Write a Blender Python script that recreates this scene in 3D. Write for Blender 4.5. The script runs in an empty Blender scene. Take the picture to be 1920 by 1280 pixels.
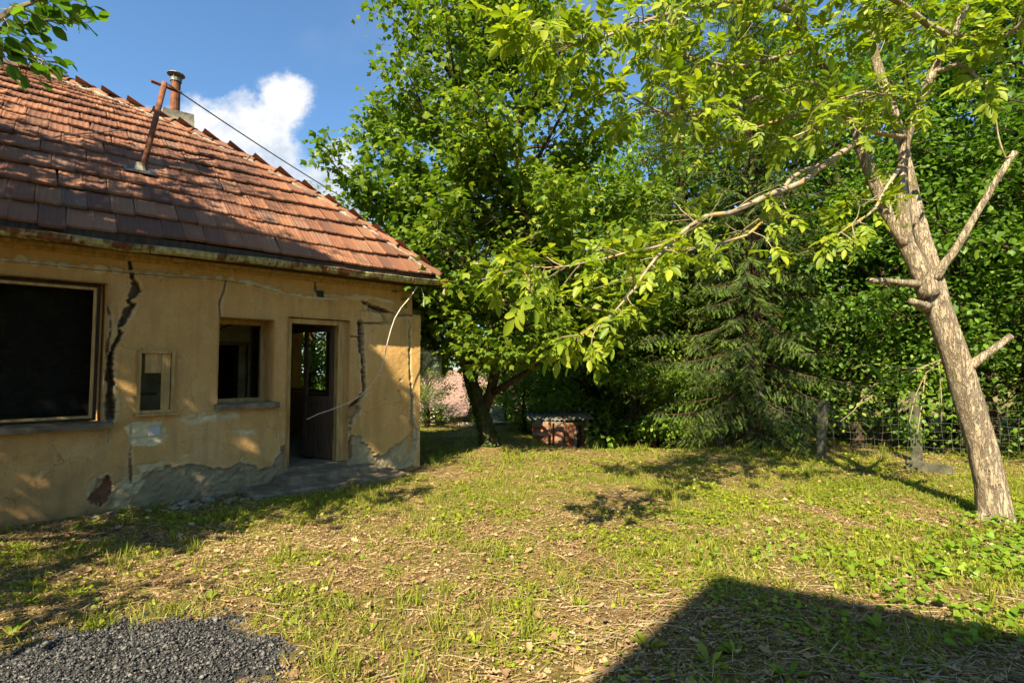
import bpy, bmesh, math, random
import numpy as np
from mathutils import Vector, Matrix, noise as mnoise

scene = bpy.context.scene
COL = scene.collection
R = math.radians

# ------------------------------------------------------------------ camera
EYE = 1.6
F = 960.0                       # focal length in photo pixels (18 mm on 36 mm)
PITCH = R(2.98)
cam_d = bpy.data.cameras.new('camera'); cam_d.lens = 18.0; cam_d.sensor_width = 36.0
cam_d.clip_start = 0.05; cam_d.clip_end = 2000
cam = bpy.data.objects.new('camera', cam_d); COL.objects.link(cam)
cam.location = (0, 0, EYE); cam.rotation_euler = (R(90) + PITCH, 0, 0)
scene.camera = cam

# ------------------------------------------------------------------ light
SUN_EL = R(42.0); SUN_AZ = R(20.0)          # light travels forward and a little to the right
LDIR = Vector((math.sin(SUN_AZ) * math.cos(SUN_EL), math.cos(SUN_AZ) * math.cos(SUN_EL), -math.sin(SUN_EL)))
sun_d = bpy.data.lights.new('sun', 'SUN'); sun_d.energy = 5.0; sun_d.angle = R(0.55); sun_d.color = (1.0, 0.88, 0.64)
sun = bpy.data.objects.new('sun', sun_d); COL.objects.link(sun)
sun.rotation_euler = LDIR.to_track_quat('-Z', 'Y').to_euler(); sun.location = (-6, -20, 25)

world = bpy.data.worlds.new('World'); scene.world = world; world.use_nodes = True
def build_world():
    nt = world.node_tree; nt.nodes.clear(); N = nt.nodes.new; L = nt.links.new
    out = N('ShaderNodeOutputWorld'); bg = N('ShaderNodeBackground'); bg.inputs['Strength'].default_value = 0.079
    sky = N('ShaderNodeTexSky'); sky.sky_type = 'NISHITA'; sky.sun_disc = False
    sky.sun_elevation = SUN_EL; sky.sun_rotation = R(180) + SUN_AZ
    sky.air_density = 1.0; sky.dust_density = 0.6; sky.ozone_density = 2.2; sky.altitude = 300
    tc = N('ShaderNodeTexCoord'); sep = N('ShaderNodeSeparateXYZ'); L(tc.outputs['Generated'], sep.inputs[0])
    def M(op, a, b=None, c=None):
        n = N('ShaderNodeMath'); n.operation = op
        for i, v in enumerate((a, b, c)):
            if v is None: continue
            if isinstance(v, (int, float)): n.inputs[i].default_value = v
            else: L(v, n.inputs[i])
        return n.outputs[0]
    yy = M('MAXIMUM', sep.outputs[1], 0.02)
    a = M('DIVIDE', sep.outputs[0], yy); b = M('DIVIDE', sep.outputs[2], yy)
    comb = N('ShaderNodeCombineXYZ'); L(a, comb.inputs[0]); L(b, comb.inputs[1])
    def noise(scale, detail, off=(0, 0, 0), rough=0.55):
        mp = N('ShaderNodeMapping'); mp.inputs['Location'].default_value = off; L(comb.outputs[0], mp.inputs[0])
        n = N('ShaderNodeTexNoise'); n.inputs['Scale'].default_value = scale; n.inputs['Detail'].default_value = detail
        n.inputs['Roughness'].default_value = rough; L(mp.outputs[0], n.inputs['Vector']); return n.outputs[0]
    # three cumulus heaps and a thin veil, placed by direction in the sky
    blobs = [(-0.585, 0.455, 0.13, 0.115), (-0.455, 0.53, 0.07, 0.085), (-0.69, 0.475, 0.075, 0.06), (-0.62, 0.41, 0.17, 0.08), (-0.52, 0.44, 0.14, 0.12),
             (-0.385, 0.36, 0.10, 0.065), (-0.335, 0.385, 0.055, 0.05), (-0.40, 0.30, 0.20, 0.07), (-0.345, 0.43, 0.05, 0.035), (-0.36, 0.20, 0.6, 0.09), (0.25, 0.16, 0.5, 0.08)]
    best = None
    for cx, cy, rx, ry in blobs:
        dx = M('DIVIDE', M('SUBTRACT', a, cx), rx); dy = M('DIVIDE', M('SUBTRACT', b, cy), ry)
        d = M('SUBTRACT', 1.0, M('SQRT', M('ADD', M('MULTIPLY', dx, dx), M('MULTIPLY', dy, dy))))
        best = d if best is None else M('SMOOTH_MAX', best, d, 0.25)
    n1 = noise(9, 9, rough=0.6); n2 = noise(30, 6, (3, 1, 0), rough=0.6)
    dens = M('ADD', M('ADD', best, M('MULTIPLY', M('SUBTRACT', n1, 0.5), 1.7)), M('MULTIPLY', M('SUBTRACT', n2, 0.5), 0.5))
    al = N('ShaderNodeMapRange'); al.interpolation_type = 'SMOOTHSTEP'; L(dens, al.inputs[0])
    al.inputs[1].default_value = 0.06; al.inputs[2].default_value = 0.55
    veil = N('ShaderNodeMapRange'); veil.interpolation_type = 'SMOOTHSTEP'; L(noise(2.4, 6, (7, 2, 0)), veil.inputs[0])
    veil.inputs[1].default_value = 0.5; veil.inputs[2].default_value = 0.9; veil.inputs[4].default_value = 0.25
    front = M('GREATER_THAN', sep.outputs[1], 0.05)
    alpha = M('MULTIPLY', M('MAXIMUM', al.outputs[0], veil.outputs[0]), front)
    # lit side / shaded belly: denser toward the core and lower = greyer
    sh = N('ShaderNodeMapRange'); L(M('ADD', M('MULTIPLY', M('SUBTRACT', noise(9, 9, (-0.02, 0.03, 0), 0.6), n1), 2.2), M('MULTIPLY', M('SUBTRACT', b, 0.40), 3.0)), sh.inputs[0])
    sh.inputs[1].default_value = -0.30; sh.inputs[2].default_value = 0.32
    cr = N('ShaderNodeMix'); cr.data_type = 'RGBA'; L(sh.outputs[0], cr.inputs[0])
    cr.inputs[6].default_value = (2.5, 3.0, 3.8, 1); cr.inputs[7].default_value = (4.7, 4.75, 4.8, 1)
    # a slightly deeper blue, as seen through this air
    tint = N('ShaderNodeMix'); tint.data_type = 'RGBA'; tint.blend_type = 'MULTIPLY'; tint.inputs[0].default_value = 1.0
    L(sky.outputs[0], tint.inputs[6]); tint.inputs[7].default_value = (0.72, 0.94, 1.04, 1)
    mix = N('ShaderNodeMix'); mix.data_type = 'RGBA'; L(alpha, mix.inputs[0]); L(tint.outputs[2], mix.inputs[6]); L(cr.outputs[2], mix.inputs[7])
    L(mix.outputs[2], bg.inputs['Color']); L(bg.outputs[0], out.inputs[0])
build_world()
world.cycles.sampling_method = 'MANUAL'; world.cycles.sample_map_resolution = 256
vs = scene.view_settings
vs.view_transform = 'Standard'; vs.look = 'None'; vs.exposure = 1.5; vs.gamma = 1.0; vs.use_curve_mapping = False
scene.render.engine = 'CYCLES'
cy = scene.cycles
cy.max_bounces = 6; cy.diffuse_bounces = 4; cy.glossy_bounces = 2; cy.transmission_bounces = 4; cy.transparent_max_bounces = 6
cy.caustics_reflective = False; cy.caustics_refractive = False; cy.use_denoising = True; cy.sample_clamp_indirect = 6.0; cy.use_adaptive_sampling = True; cy.adaptive_threshold = 0.02

# ------------------------------------------------------------------ measuring helpers (photo pixel -> place)
def ray(px, py):
    cx = (px - 960) / F; cy_ = (640 - py) / F; ca, sa = math.cos(PITCH), math.sin(PITCH)
    return Vector((cx, ca - cy_ * sa, sa + cy_ * ca))
def at(px, py, Y):
    d = ray(px, py); return Vector((0, 0, EYE)) + d * (Y / d.y)
def gnd(px, py, z=0.0):
    d = ray(px, py); return Vector((0, 0, EYE)) + d * ((z - EYE) / d.z)
TH = math.atan2(1066, 960)                   # the front wall recedes 48 degrees to the right
D2 = Vector((math.sin(TH), math.cos(TH), 0)); N2 = Vector((-math.cos(TH), math.sin(TH), 0))
DW = 7.34
def _wallpt(px, py, y=0.0):
    d = ray(px, py); k = (DW + y) / d.dot(N2); return Vector((0, 0, EYE)) + d * k
HC = _wallpt(772, 700); HC.z = 0
def wl(px, py, y=0.0):
    p = _wallpt(px, py, y); q = p - HC
    return (q.dot(D2), q.z)
def h2w(x, y, z): return HC + D2 * x + N2 * y + Vector((0, 0, z))

# ------------------------------------------------------------------ noise, ground height
def _h(ix, iy, seed):
    n = (ix * 374761393 + iy * 668265263 + seed * 1442695041) & 0xffffffff
    n = ((n ^ (n >> 13)) * 1274126177) & 0xffffffff
    return ((n ^ (n >> 16)) & 0xffff) / 65535.0
def vnoise(x, y, seed=0):
    x = np.asarray(x, float); y = np.asarray(y, float)
    ix = np.floor(x).astype(np.int64); iy = np.floor(y).astype(np.int64); fx = x - ix; fy = y - iy
    fx = fx * fx * (3 - 2 * fx); fy = fy * fy * (3 - 2 * fy)
    a = _h(ix, iy, seed); b = _h(ix + 1, iy, seed); c = _h(ix, iy + 1, seed); d = _h(ix + 1, iy + 1, seed)
    return (a * (1 - fx) + b * fx) * (1 - fy) + (c * (1 - fx) + d * fx) * fy
def fbm(x, y, seed=0, o=4):
    s = 0; a = 0.5; t = 0
    for i in range(o):
        s = s + a * vnoise(x * 2 ** i, y * 2 ** i, seed + i * 17); t += a; a *= 0.5
    return s / t
def sst(a, b, x):
    t = np.clip((np.asarray(x, float) - a) / (b - a), 0, 1); return t * t * (3 - 2 * t)
def gz(x, y):
    x = np.asarray(x, float); y = np.asarray(y, float)
    mid = 1 - sst(4.2, 6.4, x)
    z = -0.62 * sst(9.7, 13.0, y) * sst(0.1, 2.0, x) * mid
    z = z - 0.16 * sst(10.5, 14.0, y) * (1 - sst(0.1, 2.0, x))
    z = z - 3.0 * sst(16.5, 25, y) * (1 - 0.7 * sst(6, 12, x))
    z = z - 6.0 * sst(30, 120, y)
    z = z + 0.10 * (fbm(x * 0.6 + 9, y * 0.6, 3, 3) - 0.5) * sst(1, 4, np.hypot(x, y))
    return z
def gzf(x, y): return float(gz(x, y))

# ------------------------------------------------------------------ mesh helpers
def np_mesh(name, V, faces, mat=None, smooth=False, attrs=None):
    """faces: list of int arrays (n,k)"""
    me = bpy.data.meshes.new(name)
    V = np.asarray(V, np.float32); me.vertices.add(len(V)); me.vertices.foreach_set('co', V.ravel())
    faces = [np.asarray(f, np.int32) for f in faces if len(f)]
    nl = sum(f.size for f in faces); nf = sum(len(f) for f in faces)
    me.loops.add(nl); me.polygons.add(nf)
    me.loops.foreach_set('vertex_index', np.concatenate([f.ravel() for f in faces]))
    tot = np.concatenate([np.full(len(f), f.shape[1], np.int32) for f in faces])
    st = np.zeros(nf, np.int32); st[1:] = np.cumsum(tot)[:-1]
    me.polygons.foreach_set('loop_start', st); me.polygons.foreach_set('loop_total', tot)
    if smooth: me.polygons.foreach_set('use_smooth', np.ones(nf, bool))
    me.update(calc_edges=True)
    for k, arr in (attrs or {}).items():
        ca = me.color_attributes.new(k, 'FLOAT_COLOR', 'POINT')
        a4 = np.ones((len(V), 4), np.float32); a4[:, :arr.shape[1]] = arr; ca.data.foreach_set('color', a4.ravel())
    if mat is not None: me.materials.append(mat)
    return me
def link(name, me, parent=None, **props):
    o = bpy.data.objects.new(name, me); COL.objects.link(o)
    if parent is not None: o.parent = parent
    for k, v in props.items(): o[k] = v
    return o
def thing(name, label, cat, loc=(0, 0, 0), rotz=0, group=None, me=None):
    o = bpy.data.objects.new(name, me); COL.objects.link(o); o.location = loc; o.rotation_euler = (0, 0, rotz)
    o['label'] = label; o['category'] = cat
    if group: o['group'] = group
    if me is None: o.empty_display_size = 0.1
    return o

class MB:
    def __init__(s): s.v = []; s.f = []
    def quadbox(s, c, half, M=None, jitter=0.0, rng=None):
        b = len(s.v)
        for dz in (-1, 1):
            for dy in (-1, 1):
                for dx in (-1, 1):
                    p = Vector((dx * half[0], dy * half[1], dz * half[2]))
                    if jitter and rng: p += Vector([rng.uniform(-jitter, jitter) for _ in range(3)])
                    if M is not None: p = M @ p
                    s.v.append(tuple(Vector(c) + p))
        for f in ((0, 2, 3, 1), (4, 5, 7, 6), (0, 1, 5, 4), (2, 6, 7, 3), (0, 4, 6, 2), (1, 3, 7, 5)):
            s.f.append(tuple(b + i for i in f))
        return s
    def box(s, x0, x1, y0, y1, z0, z1, **k):
        return s.quadbox(((x0 + x1) / 2, (y0 + y1) / 2, (z0 + z1) / 2), (abs(x1 - x0) / 2, abs(y1 - y0) / 2, abs(z1 - z0) / 2), **k)
    def tube(s, pts, rad, n=6, cap=True, ripple=0.0, seed=0):
        pts = [Vector(p) for p in pts]
        if isinstance(rad, (int, float)): rad = [rad] * len(pts)
        b = len(s.v); prev = None
        for i, p in enumerate(pts):
            t = (pts[min(i + 1, len(pts) - 1)] - pts[max(i - 1, 0)])
            if t.length < 1e-9: t = Vector((0, 0, 1))
            t.normalize()
            if prev is None:
                a = Vector((0, 0, 1)) if abs(t.z) < 0.9 else Vector((1, 0, 0)); u = t.cross(a).normalized()
            else:
                u = (prev - t * prev.dot(t))
                u = u.normalized() if u.length > 1e-6 else t.orthogonal().normalized()
            prev = u; w = t.cross(u)
            for k in range(n):
                a = 2 * math.pi * k / n
                r = rad[i]
                if ripple: r *= 1 + ripple * mnoise.noise(Vector((math.cos(a) * 1.6 + seed, math.sin(a) * 1.6, i * 0.7 + seed)))
                q = p + (u * math.cos(a) + w * math.sin(a)) * r
                s.v.append((q.x, q.y, q.z))
        for i in range(len(pts) - 1):
            for k in range(n):
                s.f.append((b + i * n + k, b + i * n + (k + 1) % n, b + (i + 1) * n + (k + 1) % n, b + (i + 1) * n + k))
        if cap:
            s.f.append(tuple(b + k for k in reversed(range(n)))); e = b + (len(pts) - 1) * n
            s.f.append(tuple(e + k for k in range(n)))
        return s
    def lathe(s, prof, n=16, c=(0, 0, 0)):
        b = len(s.v)
        for r, z in prof:
            for k in range(n):
                a = 2 * math.pi * k / n; s.v.append((c[0] + r * math.cos(a), c[1] + r * math.sin(a), c[2] + z))
        for i in range(len(prof) - 1):
            for k in range(n):
                s.f.append((b + i * n + k, b + i * n + (k + 1) % n, b + (i + 1) * n + (k + 1) % n, b + (i + 1) * n + k))
        s.f.append(tuple(b + k for k in reversed(range(n)))); e = b + (len(prof) - 1) * n; s.f.append(tuple(e + k for k in range(n)))
        return s
    def face(s, pts):
        b = len(s.v); s.v += [tuple(p) for p in pts]; s.f.append(tuple(range(b, b + len(pts)))); return s
    def mesh(s, name, mat, smooth=False, bevel=0.0):
        me = bpy.data.meshes.new(name); me.from_pydata(s.v, [], s.f); me.update()
        if bevel:
            bm = bmesh.new(); bm.from_mesh(me)
            bmesh.ops.bevel(bm, geom=list(bm.edges), offset=bevel, segments=1, affect='EDGES'); bm.to_mesh(me); bm.free()
        if smooth: me.polygons.foreach_set('use_smooth', [True] * len(me.polygons))
        if mat is not None: me.materials.append(mat)
        return me
    def build(s, name, mat, parent=None, smooth=False, bevel=0.0, **props):
        return link(name, s.mesh(name, mat, smooth, bevel), parent, **props)

def leaf_cloud(P, A, Nn, S, tv, tf):
    """place a leaf template (k,3) at P with axis A (template y), normal Nn (template z), size S -> V, faces"""
    P = np.asarray(P, float); A = np.asarray(A, float); Nn = np.asarray(Nn, float); S = np.asarray(S, float)
    A = A / (np.linalg.norm(A, axis=1, keepdims=True) + 1e-9)
    B = np.cross(A, Nn); B /= (np.linalg.norm(B, axis=1, keepdims=True) + 1e-9); C = np.cross(B, A)
    tv = np.asarray(tv, float); k = len(tv)
    V = P[:, None, :] + S[:, None, None] * (tv[None, :, 0, None] * B[:, None, :] + tv[None, :, 1, None] * A[:, None, :] + tv[None, :, 2, None] * C[:, None, :])
    off = (np.arange(len(P)) * k)[:, None, None]
    groups = {}
    for f in tf: groups.setdefault(len(f), []).append(f)
    faces = [(np.asarray(fs)[None] + off).reshape(-1, n) for n, fs in groups.items()]
    return V.reshape(-1, 3), faces

# ------------------------------------------------------------------ materials
def newmat(name):
    m = bpy.data.materials.new(name); m.use_nodes = True; nt = m.node_tree; nt.nodes.clear()
    out = nt.nodes.new('ShaderNodeOutputMaterial'); return m, nt, out
def ramp(nt, fac, cols):
    r = nt.nodes.new('ShaderNodeValToRGB'); e = r.color_ramp.elements
    while len(e) > 1: e.remove(e[-1])
    e[0].position = cols[0][0]; e[0].color = (*cols[0][1], 1)
    for p, c in cols[1:]:
        x = e.new(p); x.color = (*c, 1)
    nt.links.new(fac, r.inputs[0]); return r.outputs[0]
def texnoise(nt, scale, detail=6, rough=0.6, coord='Object', stretch=None, off=None):
    tc = nt.nodes.new('ShaderNodeTexCoord'); src = tc.outputs[coord] if coord != 'World' else nt.nodes.new('ShaderNodeNewGeometry').outputs['Position']
    mp = nt.nodes.new('ShaderNodeMapping'); nt.links.new(src, mp.inputs[0])
    if stretch: mp.inputs['Scale'].default_value = stretch
    if off: mp.inputs['Location'].default_value = off
    n = nt.nodes.new('ShaderNodeTexNoise'); n.inputs['Scale'].default_value = scale; n.inputs['Detail'].default_value = detail; n.inputs['Roughness'].default_value = rough
    nt.links.new(mp.outputs[0], n.inputs['Vector']); return n.outputs[0]
def mixc(nt, fac, a, b, blend='MIX'):
    m = nt.nodes.new('ShaderNodeMix'); m.data_type = 'RGBA'; m.blend_type = blend
    for i, v in ((0, fac), (6, a), (7, b)):
        if isinstance(v, (int, float)): m.inputs[i].default_value = v
        elif isinstance(v, tuple): m.inputs[i].default_value = (*v, 1)
        else: nt.links.new(v, m.inputs[i])
    return m.outputs[2]
def math_n(nt, op, a, b=None):
    n = nt.nodes.new('ShaderNodeMath'); n.operation = op
    for i, v in enumerate((a, b)):
        if v is None: continue
        if isinstance(v, (int, float)): n.inputs[i].default_value = v
        else: nt.links.new(v, n.inputs[i])
    return n.outputs[0]
def maprange(nt, v, a, b, c=0.0, d=1.0):
    n = nt.nodes.new('ShaderNodeMapRange'); nt.links.new(v, n.inputs[0])
    for i, x in enumerate((a, b, c, d)): n.inputs[i + 1].default_value = x
    return n.outputs[0]
def bump(nt, h, strength, dist):
    b = nt.nodes.new('ShaderNodeBump'); b.inputs['Strength'].default_value = strength; b.inputs['Distance'].default_value = dist
    nt.links.new(h, b.inputs['Height']); return b.outputs[0]
def finish(nt, out, col, rough=0.85, normal=None, metal=0.0, spec=0.3):
    p = nt.nodes.new('ShaderNodeBsdfPrincipled')
    if isinstance(col, tuple): p.inputs['Base Color'].default_value = (*col, 1)
    else: nt.links.new(col, p.inputs['Base Color'])
    if isinstance(rough, (int, float)): p.inputs['Roughness'].default_value = rough
    else: nt.links.new(rough, p.inputs['Roughness'])
    p.inputs['Metallic'].default_value = metal; p.inputs['Specular IOR Level'].default_value = spec
    if normal is not None: nt.links.new(normal, p.inputs['Normal'])
    nt.links.new(p.outputs[0], out.inputs[0]); return p
def noise_mat(name, cols, scale=6, detail=8, rough=0.85, bscale=40, bstr=0.4, bdist=0.01, coord='Object', stretch=None, metal=0.0, spec=0.25, nrough=0.65):
    m, nt, out = newmat(name)
    c = ramp(nt, texnoise(nt, scale, detail, nrough, coord, stretch), cols)
    nrm = bump(nt, texnoise(nt, bscale, 8, 0.65, coord, stretch), bstr, bdist) if bstr else None
    finish(nt, out, c, rough, nrm, metal, spec); return m
def rand_id(nt):
    g = nt.nodes.new('ShaderNodeNewGeometry'); oi = nt.nodes.new('ShaderNodeObjectInfo')
    return math_n(nt, 'FRACT', math_n(nt, 'ADD', g.outputs['Random Per Island'], oi.outputs['Random']))
def leaf_mat(name, cols, trans=0.35, tcol=(1.0, 1.05, 0.45), rough=0.5, spec=0.35, nscale=0.5, namp=0.5):
    """per-leaf hue plus slow drift through the crown; thin blades let light through"""
    m, nt, out = newmat(name)
    r = rand_id(nt); drift = texnoise(nt, nscale, 3, 0.5, 'World')
    f = math_n(nt, 'ADD', math_n(nt, 'MULTIPLY', r, 1 - namp * 0.6), math_n(nt, 'MULTIPLY', math_n(nt, 'SUBTRACT', drift, 0.3), namp))
    c = ramp(nt, f, cols)
    p = nt.nodes.new('ShaderNodeBsdfPrincipled'); nt.links.new(c, p.inputs['Base Color']); p.inputs['Roughness'].default_value = rough; p.inputs['Specular IOR Level'].default_value = spec
    t = nt.nodes.new('ShaderNodeBsdfTranslucent'); nt.links.new(mixc(nt, 1.0, c, tcol, 'MULTIPLY'), t.inputs[0])
    mx = nt.nodes.new('ShaderNodeMixShader'); mx.inputs[0].default_value = trans
    nt.links.new(p.outputs[0], mx.inputs[1]); nt.links.new(t.outputs[0], mx.inputs[2]); nt.links.new(mx.outputs[0], out.inputs[0]); return m

def wood_mat(name, cols, rough=0.75):
    return noise_mat(name, cols, 3.0, 8, rough, 30, 0.5, 0.004, 'Object', (8, 8, 1.0))

def wall_material():
    m, nt, out = newmat('ochre_plaster')
    at_ = nt.nodes.new('ShaderNodeAttribute'); at_.attribute_name = 'wear'; sp = nt.nodes.new('ShaderNodeSeparateColor'); nt.links.new(at_.outputs['Color'], sp.inputs[0])
    big = texnoise(nt, 0.9, 5, 0.55); med = texnoise(nt, 5, 8, 0.65); fine = texnoise(nt, 60, 6, 0.7); streak = texnoise(nt, 3, 6, 0.6, 'Object', (3, 3, 0.5))
    och = ramp(nt, math_n(nt, 'ADD', math_n(nt, 'MULTIPLY', big, 0.65), math_n(nt, 'MULTIPLY', med, 0.35)), [(0.30, (0.45, 0.265, 0.085)), (0.5, (0.59, 0.355, 0.13)), (0.70, (0.66, 0.435, 0.21))])
    och = mixc(nt, math_n(nt, 'MULTIPLY', maprange(nt, streak, 0.48, 0.68), 0.55), och, (0.36, 0.225, 0.10))
    och = mixc(nt, math_n(nt, 'MULTIPLY', maprange(nt, fine, 0.42, 0.66), 0.5), och, (0.40, 0.22, 0.075))
    grey = ramp(nt, math_n(nt, 'ADD', math_n(nt, 'MULTIPLY', med, 0.6), math_n(nt, 'MULTIPLY', fine, 0.4)), [(0.3, (0.18, 0.14, 0.085)), (0.55, (0.32, 0.255, 0.155)), (0.75, (0.45, 0.37, 0.24))])
    cream = ramp(nt, med, [(0.3, (0.50, 0.42, 0.24)), (0.7, (0.68, 0.60, 0.38))])
    brick = ramp(nt, med, [(0.3, (0.13, 0.05, 0.03)), (0.7, (0.30, 0.13, 0.07))])
    c = mixc(nt, sp.outputs[0], och, grey); c = mixc(nt, sp.outputs[1], c, cream); c = mixc(nt, sp.outputs[2], c, brick)
    at2 = nt.nodes.new('ShaderNodeAttribute'); at2.attribute_name = 'dirt_and_dark'; sp2 = nt.nodes.new('ShaderNodeSeparateColor'); nt.links.new(at2.outputs['Color'], sp2.inputs[0])
    c = mixc(nt, sp2.outputs[0], c, (0.17, 0.11, 0.06))
    tcv = nt.nodes.new('ShaderNodeTexCoord'); wv = nt.nodes.new('ShaderNodeVectorMath'); wv.operation = 'ADD'; cb = nt.nodes.new('ShaderNodeCombineXYZ')
    nt.links.new(math_n(nt, 'MULTIPLY', med, 0.35), cb.inputs[0]); nt.links.new(math_n(nt, 'MULTIPLY', texnoise(nt, 7, 6, 0.65, 'Object', None, (3, 8, 5)), 0.35), cb.inputs[2])
    nt.links.new(tcv.outputs['Object'], wv.inputs[0]); nt.links.new(cb.outputs[0], wv.inputs[1])
    vor = nt.nodes.new('ShaderNodeTexVoronoi'); vor.feature = 'DISTANCE_TO_EDGE'; vor.inputs['Scale'].default_value = 1.5; nt.links.new(wv.outputs[0], vor.inputs['Vector'])
    hair = math_n(nt, 'MULTIPLY', math_n(nt, 'SUBTRACT', 1.0, maprange(nt, vor.outputs['Distance'], 0.002, 0.007)), maprange(nt, texnoise(nt, 1.1, 4, 0.6, 'Object', None, (6, 2, 4)), 0.48, 0.60))
    c = mixc(nt, math_n(nt, 'MULTIPLY', hair, 0.75), c, (0.10, 0.065, 0.035))
    h = math_n(nt, 'ADD', math_n(nt, 'MULTIPLY', texnoise(nt, 75, 5, 0.75), 0.9), med)
    finish(nt, out, c, 0.92, bump(nt, h, 0.8, 0.016), 0, 0.15); return m

def tile_material():
    m, nt, out = newmat('clay_tile')
    r = rand_id(nt)
    base = ramp(nt, r, [(0.0, (0.13, 0.062, 0.042)), (0.3, (0.19, 0.084, 0.050)), (0.65, (0.24, 0.104, 0.057)), (0.88, (0.29, 0.137, 0.076)), (1.0, (0.16, 0.095, 0.070))])
    n1 = texnoise(nt, 2.2, 7, 0.65, 'World'); n2 = texnoise(nt, 26, 6, 0.65, 'World'); n3 = texnoise(nt, 9, 6, 0.6, 'World', None, (4, 2, 9))
    c = mixc(nt, math_n(nt, 'MULTIPLY', maprange(nt, n1, 0.48, 0.72), 0.55), base, (0.13, 0.075, 0.05))
    c = mixc(nt, math_n(nt, 'MULTIPLY', maprange(nt, n2, 0.52, 0.8), 0.5), c, (0.15, 0.08, 0.05))
    c = mixc(nt, math_n(nt, 'MULTIPLY', maprange(nt, n3, 0.62, 0.75), 0.55), c, (0.33, 0.29, 0.17))
    finish(nt, out, c, 0.9, bump(nt, n2, 0.35, 0.006), 0, 0.15); return m

def gutter_material():
    m, nt, out = newmat('peeling_gutter_paint')
    n1 = texnoise(nt, 4, 8, 0.68); n2 = texnoise(nt, 22, 6, 0.6, 'Object', (1, 1, 0.4)); n3 = texnoise(nt, 1.1, 3, 0.5)
    paint = ramp(nt, n2, [(0.35, (0.20, 0.18, 0.07)), (0.55, (0.36, 0.33, 0.15)), (0.75, (0.52, 0.50, 0.32))])
    rust = ramp(nt, n2, [(0.35, (0.06, 0.022, 0.012)), (0.7, (0.24, 0.085, 0.03))])
    f = maprange(nt, math_n(nt, 'ADD', math_n(nt, 'MULTIPLY', n1, 0.7), math_n(nt, 'MULTIPLY', n3, 0.3)), 0.50, 0.56)
    finish(nt, out, mixc(nt, f, paint, rust), 0.7, bump(nt, math_n(nt, 'MULTIPLY', f, -1.0), 0.5, 0.004), 0, 0.3); return m

def ground_material():
    m, nt, out = newmat('litter_soil')
    n1 = texnoise(nt, 0.55, 6, 0.6, 'World'); n2 = texnoise(nt, 9, 8, 0.7, 'World'); n3 = texnoise(nt, 75, 7, 0.78, 'World', (1, 2.2, 1)); n4 = texnoise(nt, 2.3, 6, 0.65, 'World', None, (5, 3, 0))
    dry = ramp(nt, math_n(nt, 'ADD', math_n(nt, 'MULTIPLY', n2, 0.5), math_n(nt, 'MULTIPLY', n3, 0.5)), [(0.34, (0.05, 0.028, 0.012)), (0.46, (0.17, 0.105, 0.045)), (0.56, (0.34, 0.235, 0.105)), (0.7, (0.54, 0.41, 0.22))])
    moss = ramp(nt, math_n(nt, 'ADD', math_n(nt, 'MULTIPLY', n2, 0.5), math_n(nt, 'MULTIPLY', n3, 0.5)), [(0.34, (0.04, 0.04, 0.009)), (0.5, (0.16, 0.15, 0.027)), (0.70, (0.40, 0.33, 0.08))])
    c = mixc(nt, maprange(nt, math_n(nt, 'ADD', math_n(nt, 'MULTIPLY', n4, 0.6), math_n(nt, 'MULTIPLY', n1, 0.4)), 0.42, 0.62), dry, moss)
    finish(nt, out, c, 0.95, bump(nt, math_n(nt, 'ADD', n2, n3), 0.8, 0.03), 0, 0.1); return m

def bark_material(name, cols, lichen=None, stretch=(1, 1, 0.35), scale=9):
    m, nt, out = newmat(name)
    n1 = texnoise(nt, scale, 9, 0.68, 'Object', stretch); n2 = texnoise(nt, 3, 5, 0.6)
    rid = texnoise(nt, 15, 5, 0.62, 'Object', (1.0, 1.0, 0.17), (2, 7, 1)); rid2 = texnoise(nt, 32, 4, 0.6, 'Object', (1.0, 1.0, 0.26), (5, 1, 3))
    fis = math_n(nt, 'MINIMUM', maprange(nt, math_n(nt, 'ABSOLUTE', math_n(nt, 'SUBTRACT', rid, 0.5)), 0.0, 0.05), maprange(nt, math_n(nt, 'ABSOLUTE', math_n(nt, 'SUBTRACT', rid2, 0.5)), -0.02, 0.03))
    c = ramp(nt, n1, cols); c = mixc(nt, math_n(nt, 'MULTIPLY', math_n(nt, 'SUBTRACT', 1.0, fis), 0.55), c, tuple(x * 0.35 for x in cols[0][1]))
    if lichen: c = mixc(nt, math_n(nt, 'MULTIPLY', maprange(nt, n2, 0.58, 0.68), 0.7), c, lichen)
    blot = texnoise(nt, 6, 6, 0.7, 'Object', (1, 1, 0.6), (9, 9, 2)); c = mixc(nt, math_n(nt, 'MULTIPLY', maprange(nt, blot, 0.42, 0.68), 0.38), c, tuple(x * 0.62 for x in cols[1][1]))
    h = math_n(nt, 'ADD', math_n(nt, 'MULTIPLY', fis, 0.8), n1)
    finish(nt, out, c, 0.95, bump(nt, h, 0.9, 0.025), 0, 0.15); return m

MT = {}
MT['wall'] = wall_material(); MT['tile'] = tile_material(); MT['gutter'] = gutter_material(); MT['ground'] = ground_material()
MT['wood_och'] = wood_mat('weathered_yellow_wood', [(0.3, (0.22, 0.13, 0.045)), (0.55, (0.42, 0.27, 0.10)), (0.8, (0.55, 0.40, 0.18))])
MT['wood_dark'] = wood_mat('dark_weathered_wood', [(0.3, (0.03, 0.02, 0.014)), (0.6, (0.075, 0.05, 0.032)), (0.8, (0.13, 0.09, 0.055))])
MT['wood_grey'] = wood_mat('grey_weathered_wood', [(0.3, (0.14, 0.12, 0.085)), (0.6, (0.26, 0.22, 0.16)), (0.8, (0.38, 0.33, 0.25))])
MT['wood_brown'] = wood_mat('brown_door_wood', [(0.3, (0.05, 0.03, 0.017)), (0.6, (0.11, 0.068, 0.038)), (0.8, (0.18, 0.12, 0.07))])
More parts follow.
